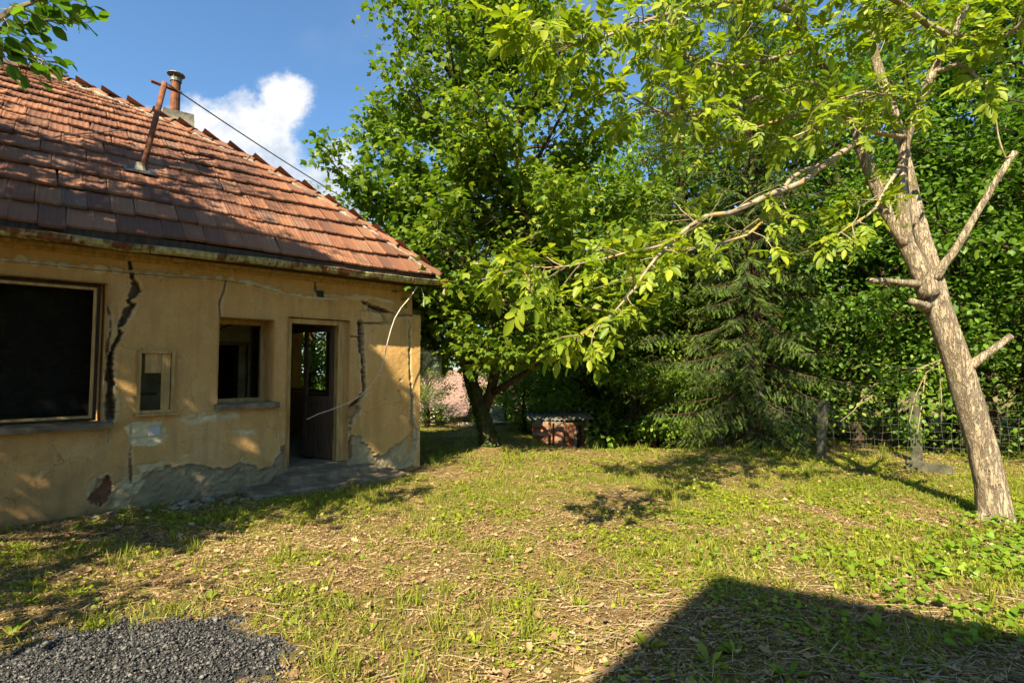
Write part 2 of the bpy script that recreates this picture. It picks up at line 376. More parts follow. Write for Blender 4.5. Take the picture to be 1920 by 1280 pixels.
MT['concrete'] = noise_mat('old_concrete', [(0.3, (0.09, 0.067, 0.042)), (0.5, (0.18, 0.14, 0.092)), (0.7, (0.29, 0.24, 0.17))], 7, 10, 0.92, 70, 0.6, 0.006)
MT['concrete_dark'] = noise_mat('shaded_mossy_concrete', [(0.3, (0.045, 0.045, 0.028)), (0.5, (0.09, 0.085, 0.055)), (0.7, (0.16, 0.15, 0.10))], 9, 8, 0.95, 70, 0.6, 0.006)  # concrete with moss, colour darkened to stand for shade along the fence
MT['fence_wire'] = noise_mat('dull_fence_wire', [(0.3, (0.10, 0.10, 0.09)), (0.7, (0.20, 0.20, 0.18))], 9, 4, 0.7, 30, 0)
MT['mortar'] = noise_mat('lime_mortar', [(0.3, (0.12, 0.10, 0.075)), (0.55, (0.27, 0.24, 0.18)), (0.75, (0.44, 0.40, 0.31))], 14, 8, 0.95, 60, 0.7, 0.01)
MT['rust'] = noise_mat('rusty_steel', [(0.3, (0.05, 0.022, 0.013)), (0.5, (0.16, 0.06, 0.028)), (0.7, (0.30, 0.12, 0.05)), (0.85, (0.33, 0.24, 0.19))], 9, 9, 0.85, 60, 0.4, 0.003)
MT['inner'] = noise_mat('dirty_limewash', [(0.3, (0.26, 0.23, 0.12)), (0.55, (0.46, 0.42, 0.25)), (0.75, (0.58, 0.54, 0.36))], 3, 8, 0.95, 40, 0.4, 0.008)
MT['inner_dark'] = noise_mat('dark_stained_plaster', [(0.3, (0.035, 0.03, 0.024)), (0.7, (0.085, 0.07, 0.05))], 3, 8, 0.95, 40, 0.4, 0.008)
MT['wire'] = noise_mat('grey_cable', [(0.3, (0.05, 0.05, 0.05)), (0.7, (0.10, 0.10, 0.10))], 20, 2, 0.6, 30, 0)
MT['wire_pale'] = noise_mat('bleached_cable', [(0.3, (0.40, 0.34, 0.27)), (0.7, (0.62, 0.55, 0.46))], 20, 2, 0.6, 30, 0)
MT['zinc'] = noise_mat('galvanised_sheet', [(0.3, (0.09, 0.09, 0.085)), (0.7, (0.22, 0.22, 0.21))], 9, 5, 0.55, 30, 0.1, 0.002, metal=0.5)
MT['black'] = noise_mat('black_plastic', [(0.3, (0.008, 0.008, 0.008)), (0.7, (0.02, 0.02, 0.02))], 9, 3, 0.5, 30, 0)
MT['plate'] = noise_mat('grey_plastic_plate', [(0.3, (0.36, 0.36, 0.33)), (0.7, (0.46, 0.46, 0.43))], 9, 3, 0.5, 30, 0)
MT['brick'] = None
def glass_mat():
    m, nt, out = newmat('dusty_glass')
    g = nt.nodes.new('ShaderNodeBsdfGlass'); g.inputs['IOR'].default_value = 1.0 + 0.45; g.inputs['Roughness'].default_value = 0.02
    tr = nt.nodes.new('ShaderNodeBsdfTransparent'); gl = nt.nodes.new('ShaderNodeBsdfGlossy'); gl.inputs['Roughness'].default_value = 0.05
    mx = nt.nodes.new('ShaderNodeMixShader'); fr = nt.nodes.new('ShaderNodeFresnel'); nt.nodes.remove(g)
    nt.links.new(fr.outputs[0], mx.inputs[0]); nt.links.new(tr.outputs[0], mx.inputs[1]); nt.links.new(gl.outputs[0], mx.inputs[2])
    df = nt.nodes.new('ShaderNodeBsdfDiffuse'); df.inputs[0].default_value = (0.25, 0.24, 0.2, 1); m2 = nt.nodes.new('ShaderNodeMixShader'); m2.inputs[0].default_value = 0.08
    nt.links.new(mx.outputs[0], m2.inputs[1]); nt.links.new(df.outputs[0], m2.inputs[2]); nt.links.new(m2.outputs[0], out.inputs[0]); return m
MT['glass'] = glass_mat()
def brick_mat():
    m, nt, out = newmat('old_red_brick')
    r = rand_id(nt); b = ramp(nt, r, [(0.0, (0.26, 0.085, 0.04)), (0.4, (0.42, 0.14, 0.06)), (0.75, (0.50, 0.20, 0.10)), (0.9, (0.52, 0.33, 0.22)), (1.0, (0.20, 0.09, 0.06))])
    n = texnoise(nt, 18, 7, 0.65, 'World'); c = mixc(nt, math_n(nt, 'MULTIPLY', maprange(nt, n, 0.52, 0.72), 0.5), b, (0.45, 0.36, 0.28))
    finish(nt, out, c, 0.92, bump(nt, n, 0.5, 0.006), 0, 0.15); return m
MT['brick'] = brick_mat()
MT['bark_walnut'] = bark_material('walnut_bark', [(0.3, (0.26, 0.19, 0.118)), (0.5, (0.39, 0.305, 0.205)), (0.7, (0.51, 0.42, 0.295))], (0.16, 0.15, 0.04))
MT['bark_maple'] = bark_material('maple_bark', [(0.3, (0.05, 0.035, 0.02)), (0.55, (0.12, 0.085, 0.05)), (0.75, (0.21, 0.16, 0.10))], (0.10, 0.11, 0.04))
MT['bark_spruce'] = bark_material('spruce_bark', [(0.3, (0.07, 0.04, 0.025)), (0.55, (0.15, 0.09, 0.055)), (0.75, (0.25, 0.16, 0.10))])
MT['twig'] = noise_mat('twig_bark', [(0.3, (0.16, 0.12, 0.07)), (0.55, (0.28, 0.22, 0.13)), (0.75, (0.42, 0.34, 0.18))], 12, 5, 0.9, 40, 0.3, 0.004)
def lichen_branch():
    m, nt, out = newmat('walnut_branch_bark'); n1 = texnoise(nt, 9, 8, 0.65); n2 = texnoise(nt, 4.5, 6, 0.6, 'Object', None, (3, 5, 1))
    c = ramp(nt, n1, [(0.3, (0.13, 0.095, 0.06)), (0.5, (0.27, 0.21, 0.14)), (0.72, (0.44, 0.36, 0.25))])
    c = mixc(nt, math_n(nt, 'MULTIPLY', maprange(nt, n2, 0.55, 0.62), 0.75), c, (0.48, 0.27, 0.035))
    finish(nt, out, c, 0.95, bump(nt, n1, 0.6, 0.01), 0, 0.15); return m
MT['branch_walnut'] = lichen_branch()
# foliage
MT['lf_maple'] = leaf_mat('maple_leaf', [(0.0, (0.060, 0.115, 0.012)), (0.3, (0.11, 0.185, 0.016)), (0.62, (0.18, 0.255, 0.020)), (0.86, (0.30, 0.335, 0.030)), (1.0, (0.52, 0.43, 0.07))], 0.45, (1.15, 1.25, 0.4))
MT['lf_walnut'] = leaf_mat('walnut_leaf', [(0.0, (0.13, 0.205, 0.014)), (0.5, (0.235, 0.315, 0.020)), (1.0, (0.40, 0.43, 0.036))], 0.48, (1.15, 1.2, 0.4), rough=0.45, spec=0.35, namp=0.2)
MT['lf_linden'] = leaf_mat('broad_leaf', [(0.0, (0.06, 0.135, 0.014)), (0.5, (0.11, 0.21, 0.018)), (1.0, (0.20, 0.29, 0.026))], 0.48, (1.1, 1.25, 0.4))
MT['lf_back'] = leaf_mat('thicket_leaf', [(0.0, (0.055, 0.115, 0.014)), (0.4, (0.095, 0.185, 0.018)), (0.75, (0.155, 0.255, 0.022)), (1.0, (0.25, 0.32, 0.03))], 0.45, (1.15, 1.3, 0.4))
MT['lf_bright'] = leaf_mat('bright_leaf', [(0.0, (0.08, 0.165, 0.016)), (0.5, (0.16, 0.27, 0.022)), (1.0, (0.34, 0.38, 0.035))], 0.45, (1.1, 1.25, 0.4))
MT['lf_ivy'] = leaf_mat('ivy_leaf', [(0.0, (0.030, 0.065, 0.012)), (0.6, (0.06, 0.115, 0.018)), (1.0, (0.10, 0.17, 0.025))], 0.25, spec=0.15, rough=0.6)
MT['needle'] = leaf_mat('spruce_needle', [(0.0, (0.042, 0.070, 0.020)), (0.5, (0.075, 0.115, 0.028)), (1.0, (0.13, 0.165, 0.045))], 0.25)
MT['needle_new'] = leaf_mat('fresh_spruce_needle', [(0.0, (0.095, 0.175, 0.018)), (1.0, (0.20, 0.28, 0.03))], 0.35)
MT['grass'] = leaf_mat('grass_blade', [(0.0, (0.115, 0.165, 0.014)), (0.35, (0.21, 0.255, 0.022)), (0.68, (0.35, 0.335, 0.045)), (1.0, (0.56, 0.45, 0.15))], 0.4, namp=0.6)
MT['straw'] = leaf_mat('dry_straw', [(0.0, (0.24, 0.15, 0.05)), (0.5, (0.46, 0.33, 0.13)), (1.0, (0.64, 0.52, 0.27))], 0.15, (1, 0.9, 0.6))
MT['dead_leaf'] = leaf_mat('dead_leaf', [(0.0, (0.12, 0.065, 0.03)), (0.4, (0.30, 0.185, 0.095)), (0.8, (0.50, 0.35, 0.20)), (1.0, (0.68, 0.54, 0.37))], 0.12, (1, 0.8, 0.5), rough=0.75, spec=0.2)
MT['clover'] = leaf_mat('low_leaf', [(0.0, (0.12, 0.185, 0.013)), (0.5, (0.25, 0.31, 0.020)), (1.0, (0.44, 0.44, 0.03))], 0.4)
MT['ivy_patch'] = leaf_mat('creeper_leaf', [(0.0, (0.12, 0.22, 0.018)), (0.6, (0.20, 0.31, 0.024)), (1.0, (0.32, 0.40, 0.04))], 0.4, spec=0.3, rough=0.4)
MT['stone'] = leaf_mat('dark_gravel_stone', [(0.0, (0.022, 0.022, 0.023)), (0.5, (0.060, 0.058, 0.058)), (0.85, (0.13, 0.122, 0.115)), (1.0, (0.24, 0.215, 0.19))], 0.0, rough=0.7, spec=0.4, namp=0.1)
# ================================================================== GROUND
def build_ground():
    def axis(lo, hi, flo, fhi, step):
        a = [flo]; s = step
        while a[-1] > lo: s *= 1.25; a.append(a[-1] - s)
        b = [fhi]; s = step
        while b[-1] < hi: s *= 1.25; b.append(b[-1] + s)
        return np.array(sorted(set(a[1:] + list(np.arange(flo, fhi, step)) + b)))
    xs = axis(-400, 400, -6.5, 9.0, 0.09); ys = axis(-60, 700, 1.8, 15.5, 0.09)
    X, Y = np.meshgrid(xs, ys); Z = gz(X, Y)
    near = np.exp(-np.maximum(0, np.hypot(X, Y) - 12) / 4)
    Z = Z + 0.035 * (fbm(X * 5, Y * 5, 11, 3) - 0.5) * near
    nx, ny = len(xs), len(ys); i = np.arange(nx * ny).reshape(ny, nx)
    Fq = np.stack([i[:-1, :-1], i[:-1, 1:], i[1:, 1:], i[1:, :-1]], -1).reshape(-1, 4)
    me = np_mesh('ground', np.stack([X, Y, Z], -1).reshape(-1, 3), [Fq], MT['ground'], True)
    o = link('ground', me, None, kind='structure')
    o['label'] = 'dry grassy yard ground strewn with brown litter'
build_ground()

# ================================================================== HOUSE
house = thing('house', 'derelict ochre plastered cottage with red clay tile roof and cracked wall', 'house', tuple(HC), math.pi / 2 - TH)
rngp = random.Random(5)
WT = 0.48                                        # wall thickness
ZT = 2.93                                        # wall top
XL = -7.4
xpier = wl(785, 700)[0]; zpier = wl(775, 590)[1]
o_big = (-5.75, wl(197, 650)[0], wl(197, 791)[1], wl(197, 531)[1])
o_sml = (wl(262, 700)[0], wl(322, 700)[0], wl(290, 770)[1], wl(290, 662)[1])
o_win = (wl(408, 700)[0], wl(511, 700)[0], wl(460, 757)[1], wl(460, 597)[1])
o_door = (wl(538, 700)[0], wl(653, 700)[0], 0.22, wl(590, 597)[1])
OPEN = [o_big, o_sml, o_win, o_door]

def poly_sdf(X, Z, pts):
    """negative inside"""
    pts = np.array(pts); d = np.full(X.shape, 1e9); inside = np.zeros(X.shape, bool)
    for k in range(len(pts)):
        a = pts[k]; b = pts[(k + 1) % len(pts)]; e = b - a
        t = np.clip(((X - a[0]) * e[0] + (Z - a[1]) * e[1]) / (e @ e), 0, 1)
        d = np.minimum(d, np.hypot(X - a[0] - t * e[0], Z - a[1] - t * e[1]))
        c = (a[1] > Z) != (b[1] > Z)
        xi = a[0] + (Z - a[1]) * e[0] / (e[1] if abs(e[1]) > 1e-9 else 1e-9)
        inside ^= c & (X < xi)
    return np.where(inside, -d, d)
def line_d(X, Z, pts, widths):
    """distance to polyline minus local half width (m)"""
    best = np.full(X.shape, 1e9); pts = np.array(pts)
    for k in range(len(pts) - 1):
        a = pts[k]; b = pts[k + 1]; e = b - a
        t = np.clip(((X - a[0]) * e[0] + (Z - a[1]) * e[1]) / (e @ e + 1e-12), 0, 1)
        w = widths[k] * (1 - t) + widths[k + 1] * t
        best = np.minimum(best, np.hypot(X - a[0] - t * e[0], Z - a[1] - t * e[1]) - w)
    return best
def W(pts): return [wl(*p) for p in pts]
def ppm(px):                                      # pixels per metre along the wall at a column
    return abs(1.0 / (wl(px + 0.5, 700)[0] - wl(px - 0.5, 700)[0]))

def front_wall():
    xs = np.unique(np.concatenate([np.arange(XL, -5.2, 0.08), np.arange(-5.2, xpier, 0.013), [xpier, 0.0], [v for o in OPEN for v in o[:2]]]))
    zs = np.unique(np.concatenate([np.arange(-0.12, ZT, 0.013), [ZT, zpier], [v for o in OPEN for v in o[2:]]]))
    X, Z = np.meshgrid(xs, zs)
    n1 = fbm(X * 6, Z * 6, 21, 4) - 0.5; n2 = fbm(X * 22, Z * 22, 5, 3) - 0.5; n3 = fbm(X * 1.1, Z * 1.1, 8, 3) - 0.5
    wob = n1 * 0.11 + n2 * 0.05
    Y = n3 * 0.035 + n1 * 0.010 + n2 * 0.006
    grey = np.zeros_like(X); cream = np.zeros_like(X); brick = np.zeros_like(X); dirt_and_dark = np.zeros_like(X)
    # buttress at the corner stands a little proud
    pr = sst(wl(672, 700)[0] - 0.02, wl(672, 700)[0] + 0.03, X) * (1 - sst(zpier - 0.004, zpier + 0.008, Z))
    Y -= 0.05 * pr
    def hole(poly, depth, g=0, c=0, b=0, soft=0.012, wobs=1.0):
        s = poly_sdf(X, Z, W(poly)) + wob * wobs + (fbm(X * 30 + 5, Z * 30, 63, 3) - .5) * .055 * min(1, wobs + .3)
        m = 1 - sst(-soft * .5, soft * .5, s)
        nonlocal Y, grey, cream, brick
        Y = Y + m * (depth + n2 * 0.03 * (depth > 0)); rim = np.exp(-((s - 0.012) / 0.018) ** 2) * (s > 0)
        grey = np.where(m > 0.5, g, grey); cream = np.where(m > 0.5, c, cream); brick = np.where(m > 0.5, b, brick)
        if depth > 0.012: cream = np.maximum(cream, 0.55 * rim * (grey < .5))
    # fallen plaster along the foot of the wall
    hole([(238, 950), (250, 915), (268, 898), (290, 882), (330, 876), (365, 872), (395, 880), (420, 874), (455, 872), (490, 878), (515, 868), (532, 840), (542, 835), (545, 900), (530, 915), (400, 940), (300, 955)], 0.028, g=1)
    hole([(205, 960), (205, 915), (235, 895), (262, 890), (268, 905), (250, 925), (245, 955)], 0.012, c=0.85)
    hole([(172, 940), (184, 908), (203, 896), (210, 914), (200, 940), (180, 950)], 0.05, b=1)
    hole([(160, 925), (180, 895), (200, 886), (178, 915)], 0.008, c=0.6)
    hole([(228, 800), (250, 790), (292, 788), (312, 802), (316, 822), (295, 832), (246, 838), (238, 815)], 0.010, c=1, wobs=.5)
    hole([(342, 786), (400, 777), (440, 772), (443, 779), (400, 785), (360, 791)], 0.014, c=1, wobs=.35)
    hole([(258, 872), (275, 868), (300, 866), (306, 876), (270, 886)], 0.008, c=0.7, wobs=.6)
    hole([(425, 806), (480, 806), (478, 813), (440, 812)], 0.012, c=0.7, wobs=.4)
    hole([(405, 760), (440, 757), (470, 762), (440, 768), (408, 770)], 0.014, c=0.7, wobs=.5)
    hole([(655, 812), (676, 814), (690, 838), (702, 850), (716, 852), (731, 842), (746, 830), (765, 816), (772, 795), (778, 800), (777, 870), (700, 880), (655, 875)], 0.05, g=0.8, c=0.3)
    hole([(655, 765), (668, 757), (672, 768), (662, 800), (660, 862), (652, 862)], 0.05, g=0.5, b=0.3)
    hole([(690, 572), (720, 578), (742, 588), (738, 604), (720, 605), (712, 590), (688, 580)], 0.05, g=0.7, b=0.2, wobs=.4)
    hole([(196, 640), (206, 655), (213, 690), (214, 785), (198, 785)], 0.05, g=0.6, b=0.35, wobs=.5)
    def crack(pts, depth, g=0.0, c=0.0, wobs=0.25, dark=0.0):
        nonlocal Y, grey, cream, dirt_and_dark
        pw = W([p[:2] for p in pts]); ws = [p[2] * 0.38 / ppm(p[0]) for p in pts]
        jag = (fbm(X * 34 + 11, Z * 34, 77, 3) - 0.5)
        s = line_d(X, Z, pw, ws) + wob * wobs * 0.7 + jag * 0.050 * min(1.0, max(ws) / 0.03)
        m = 1 - sst(-0.003, 0.006, s); dirt_and_dark = np.maximum(dirt_and_dark, m * (0.55 if g > 0 else 0.0))  # crack interiors are also darkened in colour, on top of their depth
        Y = Y + m * depth; grey = np.maximum(grey, m * g); cream = np.maximum(cream * (1 - m * (g > 0)), m * c)
        cream = np.maximum(cream, 0.4 * np.exp(-((s - 0.016) / 0.012) ** 2) * (g > 0))
    crack([(243, 480, 4), (247, 510, 5), (253, 530, 12), (254, 545, 17), (243, 562, 10), (247, 572, 16), (238, 590, 19), (229, 605, 13), (222, 615, 6), (226, 625, 9), (215, 645, 5), (209, 660, 10), (206, 690, 16), (206, 730, 16), (207, 785, 13)], 0.13, g=0.9, wobs=0.35)
    crack([(200, 575, 3), (206, 592, 2.5), (208, 618, 3), (203, 640, 3), (200, 660, 4)], 0.06, g=0.5)
    crack([(424, 525, 2), (420, 545, 2), (412, 565, 2.5), (413, 598, 2)], 0.05, g=0.6, wobs=.1)
    crack([(405, 880, 2), (330, 905, 2)], 0.0)
    crack([(204, 790, 2), (202, 830, 2)], 0.03, g=.4, wobs=.1)
    crack([(246, 800, 2), (244, 860, 3), (246, 905, 4)], 0.03, g=.6, wobs=.2)
    crack([(676, 604, 10), (676, 650, 9.5), (679, 690, 7), (681, 735, 6), (670, 752, 7), (656, 762, 5)], 0.16, g=0.9, wobs=.12)
    crack([(676, 605, 3), (705, 606, 2.5), (733, 606, 4)], 0.08, g=0.7, wobs=.05)
    crack([(645, 630, 2.5), (672, 631, 2)], 0.06, g=0.8, wobs=.05)
    crack([(680, 566, 4), (700, 574, 6), (716, 580, 9), (728, 588, 13), (733, 602, 10)], 0.12, g=1.0, wobs=.3)
    crack([(735, 592, 4), (772, 591, 3)], 0.07, g=.8, wobs=.05)
    crack([(764, 602, 2), (766, 640, 3), (766, 690, 3.5), (769, 720, 5), (771, 755, 7), (769, 790, 9), (769, 850, 8)], 0.06, c=1.0, g=0.1, wobs=.2)
    crack([(590, 525, 3), (593, 545, 5)], 0.05, g=.8, wobs=.2)
    crack([(545, 835, 3), (541, 800, 2)], 0.03, g=.5, wobs=.1)
    # filler smeared along the surface cable
    blobs = [(6, 487, 9), (42, 488, 12), (64, 492, 9), (98, 493, 10), (120, 497, 10), (155, 500, 10), (188, 505, 11), (218, 507, 8), (258, 511, 5), (281, 513, 8), (300, 515, 6), (322, 515, 7), (350, 517, 5), (383, 520, 7), (412, 521, 6), (436, 523, 6), (450, 526, 6), (465, 530, 7)]
    for bx, by, br in blobs:
        c0 = wl(bx, by); r = br / ppm(bx)
        s = np.hypot((X - c0[0]) * 0.85, Z - c0[1]) / r + n1 * 1.3 + n2 * 1.0
        m = 1 - sst(0.75, 1.0, s); Y -= m * 0.016; cream = np.maximum(cream, m)
    s = line_d(X, Z, W([(470, 530), (500, 540), (540, 551), (590, 556), (640, 557), (700, 558), (738, 566)]), [0.022, .026, .02, .012, .018, .02, .014]) + n1 * 0.10 + n2 * .05
    m = 1 - sst(-0.004, 0.008, s); Y -= m * 0.012; cream = np.maximum(cream, m * 0.85)
    s = line_d(X, Z, W([(600, 555), (640, 557)]), [0.008, .004]); m = 1 - sst(-.004, .008, s); Y += m * .05; grey = np.maximum(grey, m)
    # chips
    rg = np.random.default_rng(4)
    for k in range(30):
        cx = rg.uniform(-4.9, 0.05); cz = rg.uniform(0.15, 2.6); r = rg.uniform(0.010, 0.030)
        s = np.hypot((X - cx) * rg.uniform(.7, 1.6), Z - cz) / r + n2 * 2.6; m = 1 - sst(0.7, 1.0, s); Y += m * 0.012; cream = np.maximum(cream, m * 0.45)
    crack_dark = dirt_and_dark
    dirt_and_dark = np.clip((0.30 - Z) / 0.45 + n1 * 1.2, 0, 1) * 0.6 * (X < wl(520, 900)[0]) * (1 - grey * 0.6)
    dirt_and_dark = np.maximum(dirt_and_dark, np.clip((0.62 - Z) / 0.6 + n1 * 1.3, 0, 1) * 0.55 * (X < wl(245, 900)[0]))
    dirt_and_dark = np.maximum(dirt_and_dark, crack_dark)
    # rain streaks below sills
    for o in (o_big, o_win):
        m = (X > o[0]) & (X < o[1] + 0.1) & (Z < o[2]); dirt_and_dark = np.maximum(dirt_and_dark, m * np.clip(0.5 - (o[2] - Z) * 1.4 + n1 * 1.6, 0, 1) * 0.35)
    nx, nz = len(xs), len(zs); idx = np.arange(nx * nz).reshape(nz, nx)
    Fq = np.stack([idx[:-1, :-1], idx[:-1, 1:], idx[1:, 1:], idx[1:, :-1]], -1).reshape(-1, 4)
    cx = ((X[:-1, :-1] + X[1:, 1:]) / 2).ravel(); cz = ((Z[:-1, :-1] + Z[1:, 1:]) / 2).ravel()
    keep = ~((cx > 0) & (cz > zpier))
    for o in OPEN: keep &= ~((cx > o[0]) & (cx < o[1]) & (cz > o[2]) & (cz < o[3]))
    me = np_mesh('front_wall', np.stack([X, Y, Z], -1).reshape(-1, 3), [Fq[keep]], MT['wall'], True,
                 {'wear': np.stack([grey, cream, brick], -1).reshape(-1, 3), 'dirt_and_dark': np.stack([dirt_and_dark, dirt_and_dark, dirt_and_dark], -1).reshape(-1, 3)})
    link('front_wall', me, house)
front_wall()

# reveals of the openings (splayed where the jamb is), plastered
def reveal(o, depth, splay_r=0.0, splay_l=0.0, bottom=True):
    x0, x1, z0, z1 = o; b = MB(); y0 = -0.03
    b.face([(x1, y0, z0), (x1, y0, z1), (x1 - splay_r, depth, z1), (x1 - splay_r, depth, z0)])
    b.face([(x0, y0, z0), (x0 + splay_l, depth, z0), (x0 + splay_l, depth, z1), (x0, y0, z1)])
    b.face([(x0, y0, z1), (x0 + splay_l, depth, z1), (x1 - splay_r, depth, z1), (x1, y0, z1)])
    if bottom: b.face([(x0, y0, z0), (x1, y0, z0), (x1 - splay_r, depth, z0), (x0 + splay_l, depth, z0)])
    me = b.mesh('reveal', MT['wall']); return link('reveal', me, house)
for o, dp, sr in ((o_big, WT, 0.05), (o_sml, WT, 0.0), (o_win, WT, 0.0), (o_door, WT, 0.0)): reveal(o, dp, sr)

# masonry behind the plaster: corner pier side, end wall, back wall, left end
b = MB(); b.box(-0.6, xpier - 0.003, 0.02, 0.6, -0.1, zpier - 0.003); b.build('corner_buttress', MT['wall'], house)
YB = 9.1
end_win = (2.55, 4.95, 1.10, 2.45)                      # window in the end wall (y0,y1,z0,z1)
def slab_with_hole(name, mat, fixed, thick, a0, a1, z0, z1, holes, axis):
    """wall slab along axis 'x' or 'y' with rectangular holes"""
    b = MB(); cuts = sorted(set([a0, a1] + [h[0] for h in holes] + [h[1] for h in holes]))
    for u0, u1 in zip(cuts[:-1], cuts[1:]):
        hs = [h for h in holes if h[0] <= u0 + 1e-6 and h[1] >= u1 - 1e-6]
        spans = [(z0, z1)]
        for h in hs: spans = [(z0, h[2]), (h[3], z1)]
        for s0, s1 in spans:
            if s1 - s0 < 0.01: continue
            if axis == 'y': b.box(fixed, fixed + thick, u0, u1, s0, s1)
            else: b.box(u0, u1, fixed, fixed + thick, s0, s1)
    return b.build(name, mat, house)
slab_with_hole('end_wall', MT['wall'], -0.40, 0.397, 0.45, YB, -0.1, ZT, [end_win], 'y')
slab_with_hole('back_wall', MT['wall'], YB, 0.4, XL, 0, -0.1, ZT, [], 'x')
slab_with_hole('end_wall', MT['wall'], XL, 0.4, 0.1, YB, -0.1, ZT, [], 'y')
# inner face of the front wall, partitions, floor, ceiling
slab_with_hole('inner_wall', MT['inner'], WT - 0.06, 0.05, XL + .4, -0.41, 0.0, ZT, [(o[0] + 0.0, o[1], o[2], o[3]) for o in OPEN], 'x')
slab_with_hole('partition', MT['inner'], 2.6, 0.15, XL + .4, -1.75, 0.0, ZT, [(-2.32, -1.78, 0.0, 2.0)], 'x')
slab_with_hole('partition', MT['inner'], -1.9, 0.15, 2.76, 6.0, 0.0, ZT, [], 'y')
slab_with_hole('partition', MT['inner'], -3.75, 0.15, WT, 2.6, 0.0, ZT, [], 'y')
slab_with_hole('partition', MT['inner'], 6.0, 0.15, -1.9, -0.4, 0.0, ZT, [], 'x')
b = MB(); b.box(XL + .4, -0.41, WT - .05, YB, 0.02, 0.20); b.build('floor_slab', MT['wood_grey'], house)
b = MB(); b.box(XL + .3, -0.1, 0.12, YB, ZT - 0.17, ZT - 0.02); b.build('attic_floor', MT['inner'], house)
# doorway casing in the inner partition, seen through the middle window, and the broken plaster above it
b = MB(); b.box(-2.40, -2.34, 2.54, 2.60, 0.2, 2.06); b.box(-2.34, -1.76, 2.54, 2.60, 2.0, 2.06); b.build('doorway_casing', MT['wood_grey'], house)
def inner_crack(pts, r=0.035):
    b = MB(); rg = random.Random(3)
    for (x, z), (x2, z2) in zip(pts[:-1], pts[1:]):
        b.tube([(x, 2.597, z), ((x + x2) / 2 + rg.uniform(-.03, .03), 2.594, (z + z2) / 2), (x2, 2.597, z2)], r * rg.uniform(.5, 1.3), 5)
    b.build('wall_crack', MT['black'], house)
inner_crack([(-2.05, 2.66), (-2.15, 2.50), (-2.2, 2.40), (-2.33, 2.28), (-2.44, 2.18), (-2.55, 2.12)], 0.02)
inner_crack([(-2.0, 2.44), (-2.05, 2.36), (-2.22, 2.30), (-2.30, 2.2)], 0.014)
inner_crack([(-2.70, 2.05), (-2.52, 2.0), (-2.46, 1.9), (-2.43, 1.7), (-2.41, 1.5)], 0.05)
inner_crack([(-2.62, 1.42), (-2.55, 1.46), (-2.44, 1.55)], 0.016)

# ---- window and door joinery
def frame(parent, x0, x1, z0, z1, y, w, d, mat, name='window_frame', bars=()):
    b = MB()
    b.box(x0, x0 + w, y, y + d, z0, z1); b.box(x1 - w, x1, y, y + d, z0, z1)
    b.box(x0 + w, x1 - w, y + .002, y + d - .002, z1 - w, z1); b.box(x0 + w, x1 - w, y + .002, y + d - .002, z0, z0 + w)
    for k, p, ww in bars:
        if k == 'v': b.box(p - ww / 2, p + ww / 2, y + .004, y + d - .004, z0 + w, z1 - w)
        else: b.box(x0 + w, x1 - w, y + .004, y + d - .004, p - ww / 2, p + ww / 2)
    return b.build(name, mat, parent, bevel=0.004)
def part_window(name): 
    o = link(name, None, house); o.empty_display_size = 0.1; return o
w = part_window('window')
frame(w, o_big[0] + .02, o_big[1] - 0.052, o_big[2] + .02, o_big[3] - 0.012, 0.10, 0.052, 0.09, MT['wood_dark'], 'outer_frame')
frame(w, o_big[0] + .05, o_big[1] - 0.085, o_big[2] + .045, o_big[3] - 0.05, 0.05, 0.030, 0.06, MT['wood_och'], 'inner_frame')
# the dark insect screen hung inside the empty sash
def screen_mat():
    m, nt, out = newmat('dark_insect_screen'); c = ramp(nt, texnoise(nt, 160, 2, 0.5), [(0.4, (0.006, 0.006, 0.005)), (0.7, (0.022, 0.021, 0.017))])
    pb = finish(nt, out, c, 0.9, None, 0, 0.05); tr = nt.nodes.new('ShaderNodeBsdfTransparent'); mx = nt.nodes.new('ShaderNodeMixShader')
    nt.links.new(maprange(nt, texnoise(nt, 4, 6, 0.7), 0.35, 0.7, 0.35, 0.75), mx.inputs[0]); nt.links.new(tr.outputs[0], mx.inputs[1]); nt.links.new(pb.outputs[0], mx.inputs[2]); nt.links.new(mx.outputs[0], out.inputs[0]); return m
MT['screen'] = screen_mat()
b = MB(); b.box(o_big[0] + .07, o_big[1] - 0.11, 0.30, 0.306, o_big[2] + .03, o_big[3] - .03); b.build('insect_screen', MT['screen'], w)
def sill(parent, x0, x1, z, proj, th, mat, seed):
    b = MB(); rg = random.Random(seed); n = 14; prev = None
    for i in range(n + 1):
        x = x0 + (x1 - x0) * i / n; j = rg.uniform(-.008, .008); k = rg.uniform(-.006, .006)
        ring = [(x, 0.12, z + .012), (x, -proj + j, z - 0.004 + k * .4), (x, -proj + .012 + j, z - th + k), (x, 0.02, z - th + k)]
        base = len(b.v); b.v += ring
        if prev is not None:
            for q in range(4): b.f.append((prev + q, prev + (q + 1) % 4, base + (q + 1) % 4, base + q))
        else: b.f.append((base, base + 1, base + 2, base + 3))
        prev = base
    b.f.append((prev + 3, prev + 2, prev + 1, prev))
    return b.build('sill', mat, parent)
sill(w, o_big[0] - .1, wl(213, 790, -0.09)[0], o_big[2] + 0.0, 0.10, 0.065, MT['concrete'], 1)
